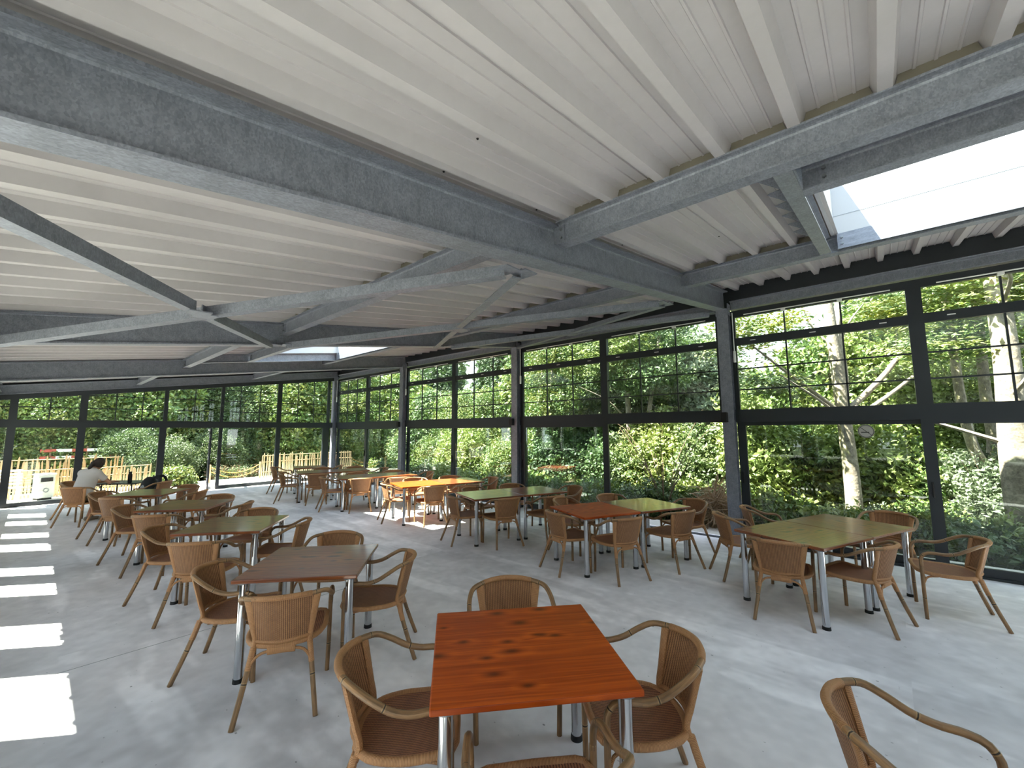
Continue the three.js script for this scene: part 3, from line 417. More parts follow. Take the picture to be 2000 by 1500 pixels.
// ---------------------------------------------------------------- cane armchairs
function makeChair(label) {
  const t = thing('rattan_armchair', label, 'chair', [0, 0, 0], 0, 'rattan armchairs');
  const W = M.caneWrap, B = M.bamboo;
  // seat: woven panel in a wrapped rim
  const rimPts = [[-0.225, 0.215], [-0.11, 0.235], [0.11, 0.235], [0.225, 0.215], [0.245, 0.1], [0.24, -0.05], [0.19, -0.17], [0.08, -0.225], [-0.08, -0.225], [-0.19, -0.17], [-0.24, -0.05], [-0.245, 0.1]];
  const rimY = (x, z) => 0.425 + 0.012 * (z > 0.15 ? 1 : 0) + 0.10 * Math.max(0, z) * Math.max(0, z) + 0.05 * x * x;
  const rim = new THREE.CatmullRomCurve3(rimPts.map(([x, z]) => V3(x, rimY(x, z), z)), true, 'centripetal');
  part('seat_rim', sweep(rimPts.map(([x, z]) => [x, rimY(x, z), z]), 0.019, { seg: 44, sides: 8, closed: true, uvk: 5 }), W, t);
  const cen = V3(0, 0.418, 0);
  const seatTop = (s, r, y0) => { const q = rim.getPointAt(s % 1), k = r * 0.955; return [lerp(cen.x, q.x, k), lerp(0.412, q.y, k * k) + y0, lerp(cen.z, q.z, k)]; };
  const seatSide = (y0) => sheet((s, r) => { const q = seatTop(s, r, y0); return [...q, q[0] * 8, q[2] * 8]; }, 36, 6);
  part('woven_seat', join([seatSide(0.008), seatSide(-0.004)]), M.caneSeat, t);
  // back: two wide wrapped stiles that taper down, a woven panel between, a wrapped bar below
  const backAt = (s, k) => { const half = lerp(0.168, 0.205, k), x = s * half, y = lerp(0.455, 0.745, k), z = lerp(-0.215, -0.275, k) - 0.055 * (1 - s * s) * lerp(0.75, 1, k) + 0.02 * s * s; return [x, y - 0.012 * s * s * k, z]; };
  const backFace = (off) => sheet((a, k) => { const s = a * 2 - 1, q = backAt(s * 0.96, k); return [q[0], q[1], q[2] + off, q[0] * 8, q[1] * 8]; }, 12, 8);
  part('woven_back', join([backFace(0.004), backFace(-0.004)]), M.caneBack, t);
  for (const s of [-1, 1]) part('back_stile', sweep([backAt(s, 1.02), backAt(s, 0.66), backAt(s, 0.33), backAt(s, 0.0), [s * 0.172, 0.40, -0.212]], (u) => [lerp(0.03, 0.017, u), lerp(0.013, 0.017, u)], { seg: 12, sides: 8, ref: V3(-s * 0.25, 0, 1).normalize(), uvk: 5 }), W, t);
  part('back_bar', sweep([-1, -0.5, 0, 0.5, 1].map((s) => backAt(s, 0.0)), 0.014, { seg: 10, sides: 7, uvk: 5 }), W, t);
  // top rail runs round the back and on into both arms, which bend down into the front legs
  const side = (s) => [[s * 0.262, 0.50, 0.208], [s * 0.266, 0.585, 0.204], [s * 0.272, 0.628, 0.172], [s * 0.28, 0.64, 0.115], [s * 0.288, 0.638, 0.04], [s * 0.29, 0.655, -0.04], [s * 0.284, 0.70, -0.125], [s * 0.258, 0.738, -0.2]];
  const arc = [-0.86, -0.5, 0, 0.5, 0.86].map((s) => { const q = backAt(s, 1.03); return [q[0] * 1.0, q[1] + 0.008, q[2] - 0.002]; });
  const railPts = [...side(-1), ...arc, ...side(1).reverse()];
  part('arm_rail', sweep(railPts, 0.0165, { seg: 64, sides: 8, uvk: 2.1 }), B, t);
  part('rail_wrapping', sweep(arc, 0.0185, { seg: 16, sides: 8, uvk: 5 }), W, t);
  // legs
  for (const s of [-1, 1]) {
    part('leg', sweep([[s * 0.255, 0, 0.205], [s * 0.26, 0.25, 0.208], [s * 0.262, 0.52, 0.208]], 0.0165, { seg: 6, sides: 8, uvk: 1.6 }), B, t);
    part('leg', sweep([[s * 0.172, 0.415, -0.213], [s * 0.186, 0.33, -0.237], [s * 0.212, 0.17, -0.29], [s * 0.24, 0, -0.352]], (u) => lerp(0.018, 0.0165, u), { seg: 8, sides: 8, uvk: 1.6 }), B, t);
    part('leg_wrapping', sweep([[s * 0.172, 0.42, -0.213], [s * 0.186, 0.33, -0.237], [s * 0.192, 0.295, -0.248]], 0.0195, { seg: 4, sides: 8, uvk: 5 }), W, t);
    part('brace', sweep([[s * 0.194, 0.305, -0.25], [s * 0.14, 0.375, -0.235], [s * 0.05, 0.398, -0.228]], 0.0095, { seg: 8, sides: 6, uvk: 5 }), W, t);
    part('brace', sweep([[s * 0.258, 0.33, 0.205], [s * 0.243, 0.395, 0.17], [s * 0.236, 0.415, 0.09]], 0.0095, { seg: 7, sides: 6, uvk: 5 }), W, t);
  }
  part('under_wrap', sweep([[-0.085, 0.396, -0.229], [0, 0.4, -0.232], [0.085, 0.396, -0.229]], [0.03, 0.016], { seg: 6, sides: 8, ref: V3(0, 0, 1), uvk: 5 }), W, t);
  return t;
}
let chair0 = null;
function chair(X, F, deg, label, y = 0) { const [x, z] = plan(X, F), a = yaw(deg); if (!chair0) { chair0 = makeChair(label); chair0.position.set(x, y, z); chair0.rotation.y = a; return chair0; } return copyOf(chair0, [x, y, z], a, label); }
const CH = [
  [-0.52, 2.24, 8, 'rattan armchair at the left of the nearest table'], [0.0, 2.96, 278, 'rattan armchair on the far side of the nearest table'], [0.62, 2.32, 182, 'rattan armchair at the right of the nearest table'], [0.11, 1.72, 98, 'rattan armchair on the near side of the nearest table, only its arms in view'], [1.56, 1.67, -35, 'rattan armchair alone in the bottom right corner, cut off by the frame'],
  [-2.22, 3.6, 10, 'rattan armchair at the left of the second single table'], [-1.64, 3.24, 108, 'rattan armchair seen from behind on the near side of the second single table'], [-1.86, 4.42, 272, 'rattan armchair on the far side of the second single table'], [-1.2, 3.82, 192, 'rattan armchair pulled out at the right of the second single table'],
  [-3.86, 5.02, 8, 'rattan armchair at the left of the third single table'], [-3.24, 4.6, 100, 'rattan armchair seen from behind on the near side of the third single table'], [-3.56, 5.86, 272, 'rattan armchair on the far side of the third single table'], [-2.84, 5.3, 190, 'rattan armchair at the right of the third single table'],
  [-5.52, 6.42, 10, 'rattan armchair at the left of the fourth single table'], [-4.84, 5.98, 100, 'rattan armchair seen from behind on the near side of the fourth single table'], [-5.05, 7.2, 272, 'rattan armchair on the far side of the fourth single table'], [-4.38, 6.62, 190, 'rattan armchair at the right of the fourth single table'],
  [-6.72, 7.46, 86, 'rattan armchair seen from behind on the near side of the fifth single table'], [-7.3, 7.86, 8, 'rattan armchair at the left of the fifth single table'], [-6.66, 8.55, 270, 'rattan armchair on the far side of the fifth single table'], [-6.08, 7.98, 190, 'rattan armchair at the right of the fifth single table'],
  [2.96, 5.58, -6, 'rattan armchair beside the nearest column, left end of the first pair'], [2.77, 4.5, 55, 'rattan armchair seen from behind, near left side of the first pair'], [3.42, 4.36, 122, 'rattan armchair turned left, near right side of the first pair'], [4.38, 4.44, 145, 'rattan armchair pulled well out at the right, before the glass'], [3.55, 6.0, -20, 'rattan armchair behind the first pair, against the glass left of the tabletop'], [4.72, 5.5, 212, 'rattan armchair at the right end of the first pair, before the dark mullion'],
  [0.79, 5.92, 27, 'rattan armchair at the left near corner of the second pair'], [1.34, 5.64, 114, 'rattan armchair seen from behind, near side of the second pair'], [2.2, 6.06, 117, 'rattan armchair seen from behind, near right of the second pair'], [0.98, 6.78, 325, 'rattan armchair behind the left end of the second pair'], [1.72, 7.06, 298, 'rattan armchair behind the middle of the second pair'], [2.62, 6.6, 207, 'rattan armchair at the right end of the second pair'],
  [-0.8, 7.36, 30, 'rattan armchair at the left near corner of the third pair'], [-0.2, 7.2, 118, 'rattan armchair seen from behind, near side of the third pair'], [0.56, 7.42, 125, 'rattan armchair at the near right of the third pair'], [0.06, 8.5, 298, 'rattan armchair behind the third pair'], [1.0, 8.25, 210, 'rattan armchair at the right end of the third pair'], [-0.62, 8.1, 320, 'rattan armchair behind the left end of the third pair'],
  [-2.42, 9.02, 27, 'sunlit rattan armchair at the left end of the fourth pair'], [-1.68, 8.78, 120, 'sunlit rattan armchair seen from behind, near side of the fourth pair'], [-1.02, 8.9, 120, 'sunlit rattan armchair, right near side of the fourth pair'], [-2.16, 9.72, 300, 'rattan armchair behind the left half of the fourth pair'], [-1.42, 10.12, 295, 'rattan armchair behind the right half of the fourth pair'], [-0.66, 9.86, 212, 'rattan armchair at the right end of the fourth pair'],
  [-4.29, 10.3, 32, 'rattan armchair at the left end of the fifth pair'], [-3.62, 10.14, 115, 'rattan armchair seen from behind, near side of the fifth pair'], [-2.78, 10.36, 115, 'rattan armchair at the near right of the fifth pair'], [-4.02, 11.12, 300, 'rattan armchair behind the left half of the fifth pair'], [-3.2, 11.6, 295, 'rattan armchair behind the right half of the fifth pair'], [-2.42, 11.3, 212, 'rattan armchair at the right end of the fifth pair'],
  [-5.86, 11.36, 15, 'rattan armchair at the left end of the sixth pair'], [-5.1, 11.16, 115, 'rattan armchair on the near side of the sixth pair'], [-4.75, 12.92, 295, 'rattan armchair behind the sixth pair'], [-4.0, 12.56, 212, 'rattan armchair at the right end of the sixth pair'], [-7.05, 13.1, 15, 'rattan armchair at the left of the lone farthest table'], [-5.75, 13.55, 200, 'rattan armchair at the right of the lone farthest table'], [-5.6, 12.6, 300, 'rattan armchair between the sixth pair and the lone farthest table'],
];
for (const c of CH) chair(...c);

// ---------------------------------------------------------------- the corner by the end door: black table, person, bag
const [PX, PZ] = plan(-8.84, 8.86);
{
  const [x, z] = plan(-8.72, 9.62), t = thing('black_table', 'black topped table where the person sits', 'table', [x, 0, z], yaw(95));
  part('tabletop', rbox(0.9, 0.022, 0.7, 0.006, 0, 0.73, 0), M.tableBlack, t);
  for (const [a, b] of [[-1, -1], [1, -1], [1, 1], [-1, 1]]) part('leg', sweep([[a * 0.38, 0, b * 0.28], [a * 0.3, 0.72, b * 0.2]], 0.013, { seg: 2, sides: 8, straight: true }), M.tableBlack, t);
  const [bx, bz] = plan(-8.5, 9.5), b = thing('water_bottle', 'tall black drinking bottle on the black table', 'bottle', [bx, 0.741, bz]);
  part('body', new THREE.LatheGeometry([[0, 0], [0.035, 0], [0.038, 0.01], [0.038, 0.17], [0.03, 0.19], [0.026, 0.195]].map(([r, y]) => new THREE.Vector2(r, y)), 20), M.rubber, b); part('cap', new THREE.CylinderGeometry(0.029, 0.029, 0.045, 20).translate(0, 0.217, 0), M.tableBlack, b);
  const [nx, nz] = plan(-8.8, 9.42), n = thing('notebook', 'open white notebook on the black table under the person\'s hands', 'notebook', [nx, 0.741, nz], yaw(88)); part('pages', rbox(0.3, 0.012, 0.21, 0.003, 0, 0.006, 0), M.white, n); part('cover', rbox(0.31, 0.003, 0.22, 0.001, 0, 0.0015, 0), M.tableBlack, n);
}
chair(-8.8, 8.8, 98, 'rattan armchair that the person sits on'); chair(-9.55, 9.5, 15, 'rattan armchair left of the person, by the end wall'); chair(-7.98, 9.5, 185, 'rattan armchair with the black backpack on it');
{ // backpack on the chair
  const [x, z] = plan(-8.06, 9.5), b = thing('backpack', 'black backpack with a grey pocket lying on a chair', 'backpack', [x, 0.445, z], yaw(200));
  const fab = std({ color: 0x15161a, roughness: 0.8 }), gry = std({ color: 0x9ea3a8, roughness: 0.7 });
  const body = new THREE.SphereGeometry(1, 24, 16).scale(0.2, 0.24, 0.15), p = body.attributes.position; for (let i = 0; i < p.count; i++) { const y = p.getY(i); p.setX(i, p.getX(i) * (y < 0 ? 1.08 : 1 - y * 0.8)); if (y < -0.17) p.setY(i, -0.17 - (y + 0.17) * 0.2); } body.translate(0, 0.185, 0).computeVertexNormals();
  part('body', body, fab, b); part('front_pocket', new THREE.SphereGeometry(1, 18, 12).scale(0.14, 0.11, 0.08).translate(0, 0.13, 0.12), fab, b); part('grey_pocket', new THREE.SphereGeometry(1, 14, 10).scale(0.05, 0.09, 0.05).translate(0.17, 0.17, 0.05), gry, b);
  part('strap', sweep([[-0.1, 0.38, -0.08], [-0.16, 0.42, -0.18], [-0.2, 0.3, -0.24], [-0.17, 0.14, -0.16]], [0.028, 0.006], { seg: 14, sides: 6, ref: V3(1, 0, 0) }), fab, b); part('strap', sweep([[0.1, 0.38, -0.08], [0.14, 0.43, -0.2], [0.17, 0.3, -0.25], [0.15, 0.14, -0.15]], [0.028, 0.006], { seg: 14, sides: 6, ref: V3(1, 0, 0) }), fab, b); part('grab_loop', sweep([[-0.04, 0.4, -0.06], [0, 0.45, -0.07], [0.04, 0.4, -0.06]], 0.008, { seg: 10, sides: 6 }), fab, b);
}
// ---- seated person: a field of tapered capsules, meshed by marching cubes
function capsule(p, a, b, ra, rb) { const bx = b[0] - a[0], by = b[1] - a[1], bz = b[2] - a[2], px = p[0] - a[0], py = p[1] - a[1], pz = p[2] - a[2], h = clamp((px * bx + py * by + pz * bz) / (bx * bx + by * by + bz * bz), 0, 1); return Math.hypot(px - bx * h, py - by * h, pz - bz * h) - lerp(ra, rb, h); }
const smin = (a, b, k) => { const h = clamp(0.5 + 0.5 * (b - a) / k, 0, 1); return lerp(b, a, h) - k * h * (1 - h); };
function fieldMesh(dist, c, half, res) {
  const mc = new MarchingCubes(res, new THREE.MeshBasicMaterial(), false, false, 400000); mc.isolation = 0;
  const n = mc.size; for (let k = 0; k < n; k++) for (let j = 0; j < n; j++) for (let i = 0; i < n; i++) { const q = [c[0] + ((i - n / 2) / (n / 2)) * half, c[1] + ((j - n / 2) / (n / 2)) * half, c[2] + ((k - n / 2) / (n / 2)) * half]; mc.field[i + j * n + k * n * n] = -dist(q); }
  mc.update(); const m = mc.count, g = new THREE.BufferGeometry(), pa = new Float32Array(m * 3), na = new Float32Array(m * 3);
  for (let i = 0; i < m; i++) for (let d = 0; d < 3; d++) { pa[i * 3 + d] = c[d] + mc.positionArray[i * 3 + d] * half; na[i * 3 + d] = mc.normalArray[i * 3 + d]; }
  g.setAttribute('position', new THREE.BufferAttribute(pa, 3)); g.setAttribute('normal', new THREE.BufferAttribute(na, 3)); const w = mergeVertices(g, 1e-5); w.computeVertexNormals(); w.setAttribute('uv', new THREE.Float32BufferAttribute(new Float32Array(w.attributes.position.count * 2), 2)); return w;
}
{
  const P = thing('person', 'person in a pale T-shirt and khaki shorts, dark ponytail, bent over the black table', 'person', [PX, 0, PZ], yaw(84));
  const skin = std({ color: 0xb98468, roughness: 0.6 }), shirt = std({ color: 0xcfc6c0, roughness: 0.9 }), shorts = std({ color: 0x6f6853, roughness: 0.9 }), hairM = std({ color: 0x2a1d18, roughness: 0.6 }), shoe = std({ color: 0x8a7a68, roughness: 0.8 }), sole = std({ color: 0xd8d4cc, roughness: 0.8 });
  // joints: x to the person's left, y up, z ahead
  const J = { pel: [0, 0.56, -0.06], waist: [0, 0.72, -0.03], chest: [0, 0.90, 0.04], neckB: [0, 1.06, 0.09], neckT: [-0.015, 1.13, 0.135], head: [-0.045, 1.205, 0.185] };
  const sh = (s) => [s * 0.175, 1.0, 0.07], el = (s) => [s * 0.27, 0.80, 0.24], wr = (s) => [s * 0.11, 0.785, 0.46], hp = (s) => [s * 0.095, 0.54, -0.02], kn = (s) => [s * 0.12, 0.50, 0.40], an = (s) => (s < 0 ? [s * 0.13, 0.09, 0.30] : [s * 0.1, 0.09, 0.2]);
  const torso = (q, o) => { let d = capsule(q, J.pel, J.waist, 0.135 + o, 0.118 + o); d = smin(d, capsule(q, J.waist, J.chest, 0.118 + o, 0.135 + o), 0.06); for (const s of [-1, 1]) { d = smin(d, capsule(q, [s * 0.06, 0.6, -0.05], [s * 0.08, 0.94, 0.05], 0.105 + o, 0.1 + o), 0.05); d = smin(d, capsule(q, J.neckB, sh(s), 0.055 + o, 0.062 + o), 0.06); } return d; };
  const thigh = (q, s, o, k) => capsule(q, hp(s), [lerp(hp(s)[0], kn(s)[0], k), lerp(hp(s)[1], kn(s)[1], k), lerp(hp(s)[2], kn(s)[2], k)], 0.088 + o, lerp(0.088, 0.058, k) + o);
  const upperArm = (q, s, o, k) => capsule(q, sh(s), sh(s).map((v, i) => lerp(v, el(s)[i], k)), 0.052 + o, lerp(0.052, 0.038, k) + o);
  const fingers = (s) => { const w = wr(s), out = []; for (let i = 0; i < 4; i++) { const a = [w[0] - s * (0.012 + i * 0.018) + s * 0.03, w[1] - 0.005, w[2] + 0.075 - Math.abs(i - 1.4) * 0.004], l = [0.036, 0.042, 0.04, 0.03][i]; out.push([a, [a[0] - s * 0.006, a[1] - 0.008, a[2] + l], 0.009, 0.0085], [[a[0] - s * 0.006, a[1] - 0.008, a[2] + l], [a[0] - s * 0.012, a[1] - 0.022, a[2] + l * 1.7], 0.0085, 0.007]); } out.push([[w[0] - s * 0.03, w[1] - 0.004, w[2] + 0.03], [w[0] - s * 0.058, w[1] - 0.01, w[2] + 0.06], 0.011, 0.0095], [[w[0] - s * 0.058, w[1] - 0.01, w[2] + 0.06], [w[0] - s * 0.06, w[1] - 0.02, w[2] + 0.088], 0.0095, 0.008]); return out; };
  const face = (q) => { const x = q[0] - J.head[0], y = q[1] - J.head[1], z = q[2] - J.head[2]; const ca = 0.866, sa = 0.5, yy = y * ca + z * sa, zz = -y * sa + z * ca; // head bowed
    let d = (Math.hypot(x / 0.074, yy / 0.108, zz / 0.092) - 1) * 0.08; d = smin(d, Math.hypot(x / 0.05, (yy + 0.075) / 0.045, (zz - 0.035) / 0.05) * 0.047 - 0.047, 0.03); d = smin(d, capsule([x, yy, zz], [0, 0.012, 0.086], [0, -0.022, 0.106], 0.009, 0.013), 0.012); d = smin(d, capsule([x, yy, zz], [-0.018, -0.053, 0.084], [0.018, -0.053, 0.084], 0.007, 0.007), 0.01); for (const s of [-1, 1]) { d = smin(d, capsule([x, yy, zz], [s * 0.074, 0.02, -0.005], [s * 0.076, -0.025, 0.0], 0.012, 0.009), 0.008); d = Math.max(d, -(Math.hypot(x - s * 0.03, yy - 0.012, zz - 0.103) - 0.014)); } return d; };
  const body = (q) => { let d = torso(q, 0); d = smin(d, capsule(q, J.neckB, J.neckT, 0.052, 0.046), 0.03); for (const s of [-1, 1]) { d = smin(d, upperArm(q, s, 0, 1), 0.03); d = smin(d, capsule(q, el(s), wr(s), 0.039, 0.027), 0.012); d = smin(d, thigh(q, s, 0, 1), 0.03); d = smin(d, capsule(q, kn(s), [lerp(kn(s)[0], an(s)[0], 0.35), lerp(kn(s)[1], an(s)[1], 0.35), lerp(kn(s)[2], an(s)[2], 0.35) - 0.02], 0.056, 0.054), 0.02); d = smin(d, capsule(q, [lerp(kn(s)[0], an(s)[0], 0.35), lerp(kn(s)[1], an(s)[1], 0.35), lerp(kn(s)[2], an(s)[2], 0.35) - 0.02], an(s), 0.054, 0.034), 0.02); d = smin(d, capsule(q, [an(s)[0], 0.05, an(s)[2]], [an(s)[0] - 0.02, 0.04, an(s)[2] + 0.14], 0.036, 0.032), 0.015); } return d; };
  const hand = (s) => (q) => { const w = wr(s); let d = capsule(q, [w[0], w[1], w[2] - 0.03], [w[0] - s * 0.004, w[1], w[2] + 0.02], 0.027, 0.026); d = smin(d, capsule(q, [w[0] + s * 0.012, w[1], w[2] + 0.03], [w[0] - s * 0.022, w[1], w[2] + 0.06], 0.021, 0.019), 0.012); for (const f of fingers(s)) d = smin(d, capsule(q, ...f), 0.004); return d; };
  part('body', join([fieldMesh(body, [0, 0.58, 0.12], 0.66, 96), fieldMesh((q) => smin(face(q), capsule(q, J.neckB, J.neckT, 0.05, 0.045), 0.02), J.head.map((v, i) => v - (i === 1 ? 0.03 : 0)), 0.18, 64), fieldMesh(hand(1), wr(1).map((v, i) => v + (i === 2 ? 0.05 : 0)), 0.13, 56), fieldMesh(hand(-1), wr(-1).map((v, i) => v + (i === 2 ? 0.05 : 0)), 0.13, 56)]), skin, P);
  part('t_shirt', fieldMesh((q) => { let d = torso(q, 0.012); for (const s of [-1, 1]) d = smin(d, upperArm(q, s, 0.016, 0.52), 0.03); return Math.max(d, 0.53 - q[1] + q[2] * 0.1, Math.hypot(q[0], (q[1] - 1.10) * 1.1, q[2] - 0.16) < 0.001 ? 1 : -1, 0.07 - Math.hypot(q[0], q[1] - 1.125, q[2] - 0.13)); }, [0, 0.8, 0.08], 0.36, 84), shirt, P);
  part('shorts', fieldMesh((q) => { let d = capsule(q, J.pel, [0, 0.6, -0.05], 0.15, 0.145); for (const s of [-1, 1]) d = smin(d, thigh(q, s, 0.018, 0.74), 0.03); return d; }, [0, 0.52, 0.12], 0.32, 72), shorts, P);
  part('hair', fieldMesh((q) => { const x = q[0] - J.head[0], y = q[1] - J.head[1], z = q[2] - J.head[2], yy = y * 0.866 + z * 0.5, zz = -y * 0.5 + z * 0.866; let d = (Math.hypot(x / 0.086, yy / 0.12, zz / 0.104) - 1) * 0.09; d = Math.max(d, Math.min(zz * 0.9 - yy * 0.55 - 0.02, zz - 0.065), -(yy + 0.1)); d = smin(d, Math.hypot(x, y - 0.01, z + 0.105) - 0.04, 0.03); d = smin(d, capsule([x, y, z], [0.005, 0.0, -0.125], [0.02, -0.09, -0.15], 0.028, 0.032), 0.02); d = smin(d, capsule([x, y, z], [0.02, -0.09, -0.15], [0.03, -0.2, -0.13], 0.032, 0.012), 0.02); return d; }, [J.head[0] + 0.03, J.head[1] - 0.02, J.head[2] - 0.06], 0.3, 72), hairM, P);
  for (const s of [-1, 1]) { const a = an(s); const f = part('shoe', fieldMesh((q) => { let d = capsule(q, [a[0], 0.055, a[2] - 0.03], [a[0] - 0.02, 0.045, a[2] + 0.15], 0.046, 0.043); return Math.max(d, 0.012 - q[1], q[1] - 0.1 + Math.max(0, q[2] - a[2]) * 0.15); }, [a[0], 0.07, a[2] + 0.06], 0.16, 40), shoe, P); part('sole', rbox(0.09, 0.014, 0.26, 0.006, a[0] - 0.01, 0.007, a[2] + 0.06), sole, f); }
}

// ---------------------------------------------------------------- outside
single('garden_ground', metreUV(span(-40, 60, -0.4, -0.16, ZR + 0.3, 60)), M.soil, 'leaf strewn garden soil beyond the right glass wall', 'ground').userData.kind = 'structure';
single('lawn', metreUV(span(XF + 3.3, 60, -0.4, -0.14, -40, ZR + 0.28)), M.grass, 'rough grass beyond the terrace fence', 'ground').userData.kind = 'structure';
single('rear_lawn', metreUV(span(-40, XF + 3.28, -0.4, -0.15, -40, ZL - 8.1)), M.grass, 'rough grass left of the hall', 'ground').userData.kind = 'structure';
single('rear_yard', metreUV(span(-40, XB - 0.16, -0.4, -0.15, ZL - 8, ZR + 0.28)), M.paving, 'paved yard behind the hall', 'paving').userData.kind = 'structure';
single('kerb', metreUV(span(XB, XF + 0.3, -0.3, -0.01, ZR + 0.17, ZR + 0.75)), M.paving, 'pale concrete strip outside the right glass wall', 'paving').userData.kind = 'structure';
{ // terrace of large slabs, along the end wall and the low window wall
  const t = thing('terrace', 'pale slab terrace outside the far end wall', 'terrace'); t.userData.kind = 'structure';
  const slab = metreUV(rbox(0.985, 0.06, 0.985, 0.006, 0, -0.035, 0, 1));
  part('bedding', metreUV(span(XB, XF + 3.25, -0.3, -0.075, ZL - 8, ZL - 0.14)), M.paving, t); part('bedding', metreUV(span(XF + 0.13, XF + 3.25, -0.3, -0.075, ZL - 0.1, ZR + 0.15)), M.paving, t);
  for (let i = 0; i < 3; i++) for (let j = 0; j < 9; j++) part('slab', slab, M.paving, t).position.set(XF + 0.66 + i, 0, ZL + 0.42 + j);
  for (let i = 0; i < 30; i++) for (let j = 0; j < 3; j++) { const x = XF + 2.66 - i; if (x > XB) part('slab', slab, M.paving, t).position.set(x, 0, ZL - 0.64 - j); }
}
// ---- paling fences
const pickGeo = [0, 1, 2, 3].map((i) => { const h = 1, r = rng(200 + i), s = new THREE.Shape(), w = 0.019; s.moveTo(-w, 0); s.lineTo(w, 0); s.lineTo(w * 0.95, h - 0.07); s.lineTo(0.002 + r() * 0.006, h); s.lineTo(-w * 0.9, h - 0.06); const g = new THREE.ExtrudeGeometry(s, { depth: 0.016, bevelEnabled: false }); return metreUV(g); });
function paling(label, pts, H, gap, seed) {
  const r = rng(seed), f = thing('paling_fence', label, 'fence', [0, 0, 0], 0, 'paling fences');
  const curve = new THREE.CatmullRomCurve3(pts.map(([x, z]) => V3(x, 0, z))), L = curve.getLength(), n = Math.floor(L / gap);
  for (let i = 0; i <= n; i++) { const p = curve.getPointAt(i / n), t = curve.getTangentAt(i / n), m = part('picket', pickGeo[Math.floor(r() * 4)], M.picket, f); m.position.set(p.x, -0.08, p.z); m.rotation.set((r() - 0.5) * 0.04, Math.atan2(-t.z, t.x), (r() - 0.5) * 0.09); m.scale.set(0.8 + r() * 0.6, H * (0.88 + r() * 0.2), 1); }
  for (const y of [0.22, 0.62, 0.88]) part('wire_rail', sweep(pts.map(([x, z]) => [x, y * H, z]), 0.011, { seg: 20, sides: 5 }), M.picket, f);
}
paling('tall chestnut paling fence behind the seated person', [[18.7, -2.6], [18.75, -0.9], [18.6, 0.6], [18.55, 1.9]], 1.2, 0.075, 31);
paling('lower chestnut paling fence close behind the litter bin', [[18.3, -1.4], [18.35, 0.2], [18.1, 1.5], [18.3, 2.6]], 0.88, 0.07, 32);
paling('chestnut paling fence seen through the right end panes', [[19.0, 6.2], [19.3, 7.2], [19.4, 8.6], [19.0, 10.0]], 0.98, 0.09, 33);
// ---- rope barrier between two posts
{ const r = thing('rope_barrier', 'slack rope strung between short wooden posts by the end door', 'rope barrier'); const rope = std({ color: 0xd3a45c, roughness: 0.9 }); for (const [x, z] of [[18.6, 4.35], [18.9, 6.1]]) part('post', new THREE.CylinderGeometry(0.035, 0.04, 0.72, 10).translate(x, 0.28, z), M.picket, r); for (const y of [0.56, 0.4]) part('rope', sweep([[18.6, y, 4.35], [18.66, y - 0.2, 4.8], [18.75, y - 0.27, 5.2], [18.83, y - 0.18, 5.7], [18.9, y, 6.1]], 0.012, { seg: 20, sides: 6 }), rope, r); }
// ---- litter bin
{ const b = thing('litter_bin', 'light grey litter bin with a dark slot on the terrace', 'bin', [17.75, -0.005, 0.28], 0.3); const grey = std({ color: 0xc9ccca, roughness: 0.5 }); part('body', rbox(0.34, 0.62, 0.34, 0.03, 0, 0.36, 0), grey, b); part('lid', rbox(0.38, 0.05, 0.38, 0.02, 0, 0.69, 0), grey, b); part('slot', rbox(0.02, 0.11, 0.24, 0.004, -0.172, 0.55, 0), M.rubber, b); part('emblem', new THREE.TorusGeometry(0.05, 0.012, 8, 20).rotateY(Math.PI / 2).translate(-0.175, 0.26, 0), M.boltSteel, b); part('plinth', box(0.28, 0.05, 0.28, 0, 0.025, 0), M.rubber, b); }
// ---- white slatted bench half out of view
{ const b = thing('slatted_bench', 'white slatted bench at the left edge, outside the glass', 'bench', [17.3, -0.005, -0.75], -Math.PI / 2 + 0.1); for (let i = 0; i < 5; i++) part('back_slat', rbox(1.3, 0.055, 0.022, 0.006, 0, 0.5 + i * 0.085, -0.2 - i * 0.015), M.white, b); for (let i = 0; i < 5; i++) part('seat_slat', rbox(1.3, 0.022, 0.06, 0.006, 0, 0.42, -0.16 + i * 0.085), M.white, b); for (const s of [-1, 1]) { part('leg', box(0.05, 0.42, 0.05, s * 0.58, 0.21, 0.16), M.white, b); part('leg', box(0.05, 0.86, 0.05, s * 0.58, 0.43, -0.22), M.white, b); part('stretcher', box(0.04, 0.04, 0.36, s * 0.58, 0.2, -0.03), M.white, b); } }
// ---- red and white barrier boards
{ const red = std({ color: 0xa8463a, roughness: 0.6 }); const b = thing('barrier_board', 'red and white striped barrier boards beyond the fence', 'barrier', [21.6, 0, 1.3], Math.PI / 2 - 0.15); for (const y of [1.22, 0.98]) for (let i = 0; i < 6; i++) part('stripe', box(0.38, 0.1, 0.02, -0.95 + i * 0.38, y, 0), i % 2 ? red : M.white, b); for (const s of [-0.9, 0, 0.9]) part('post', box(0.05, 1.5, 0.04, s, 0.6, 0.035), M.twig, b); }
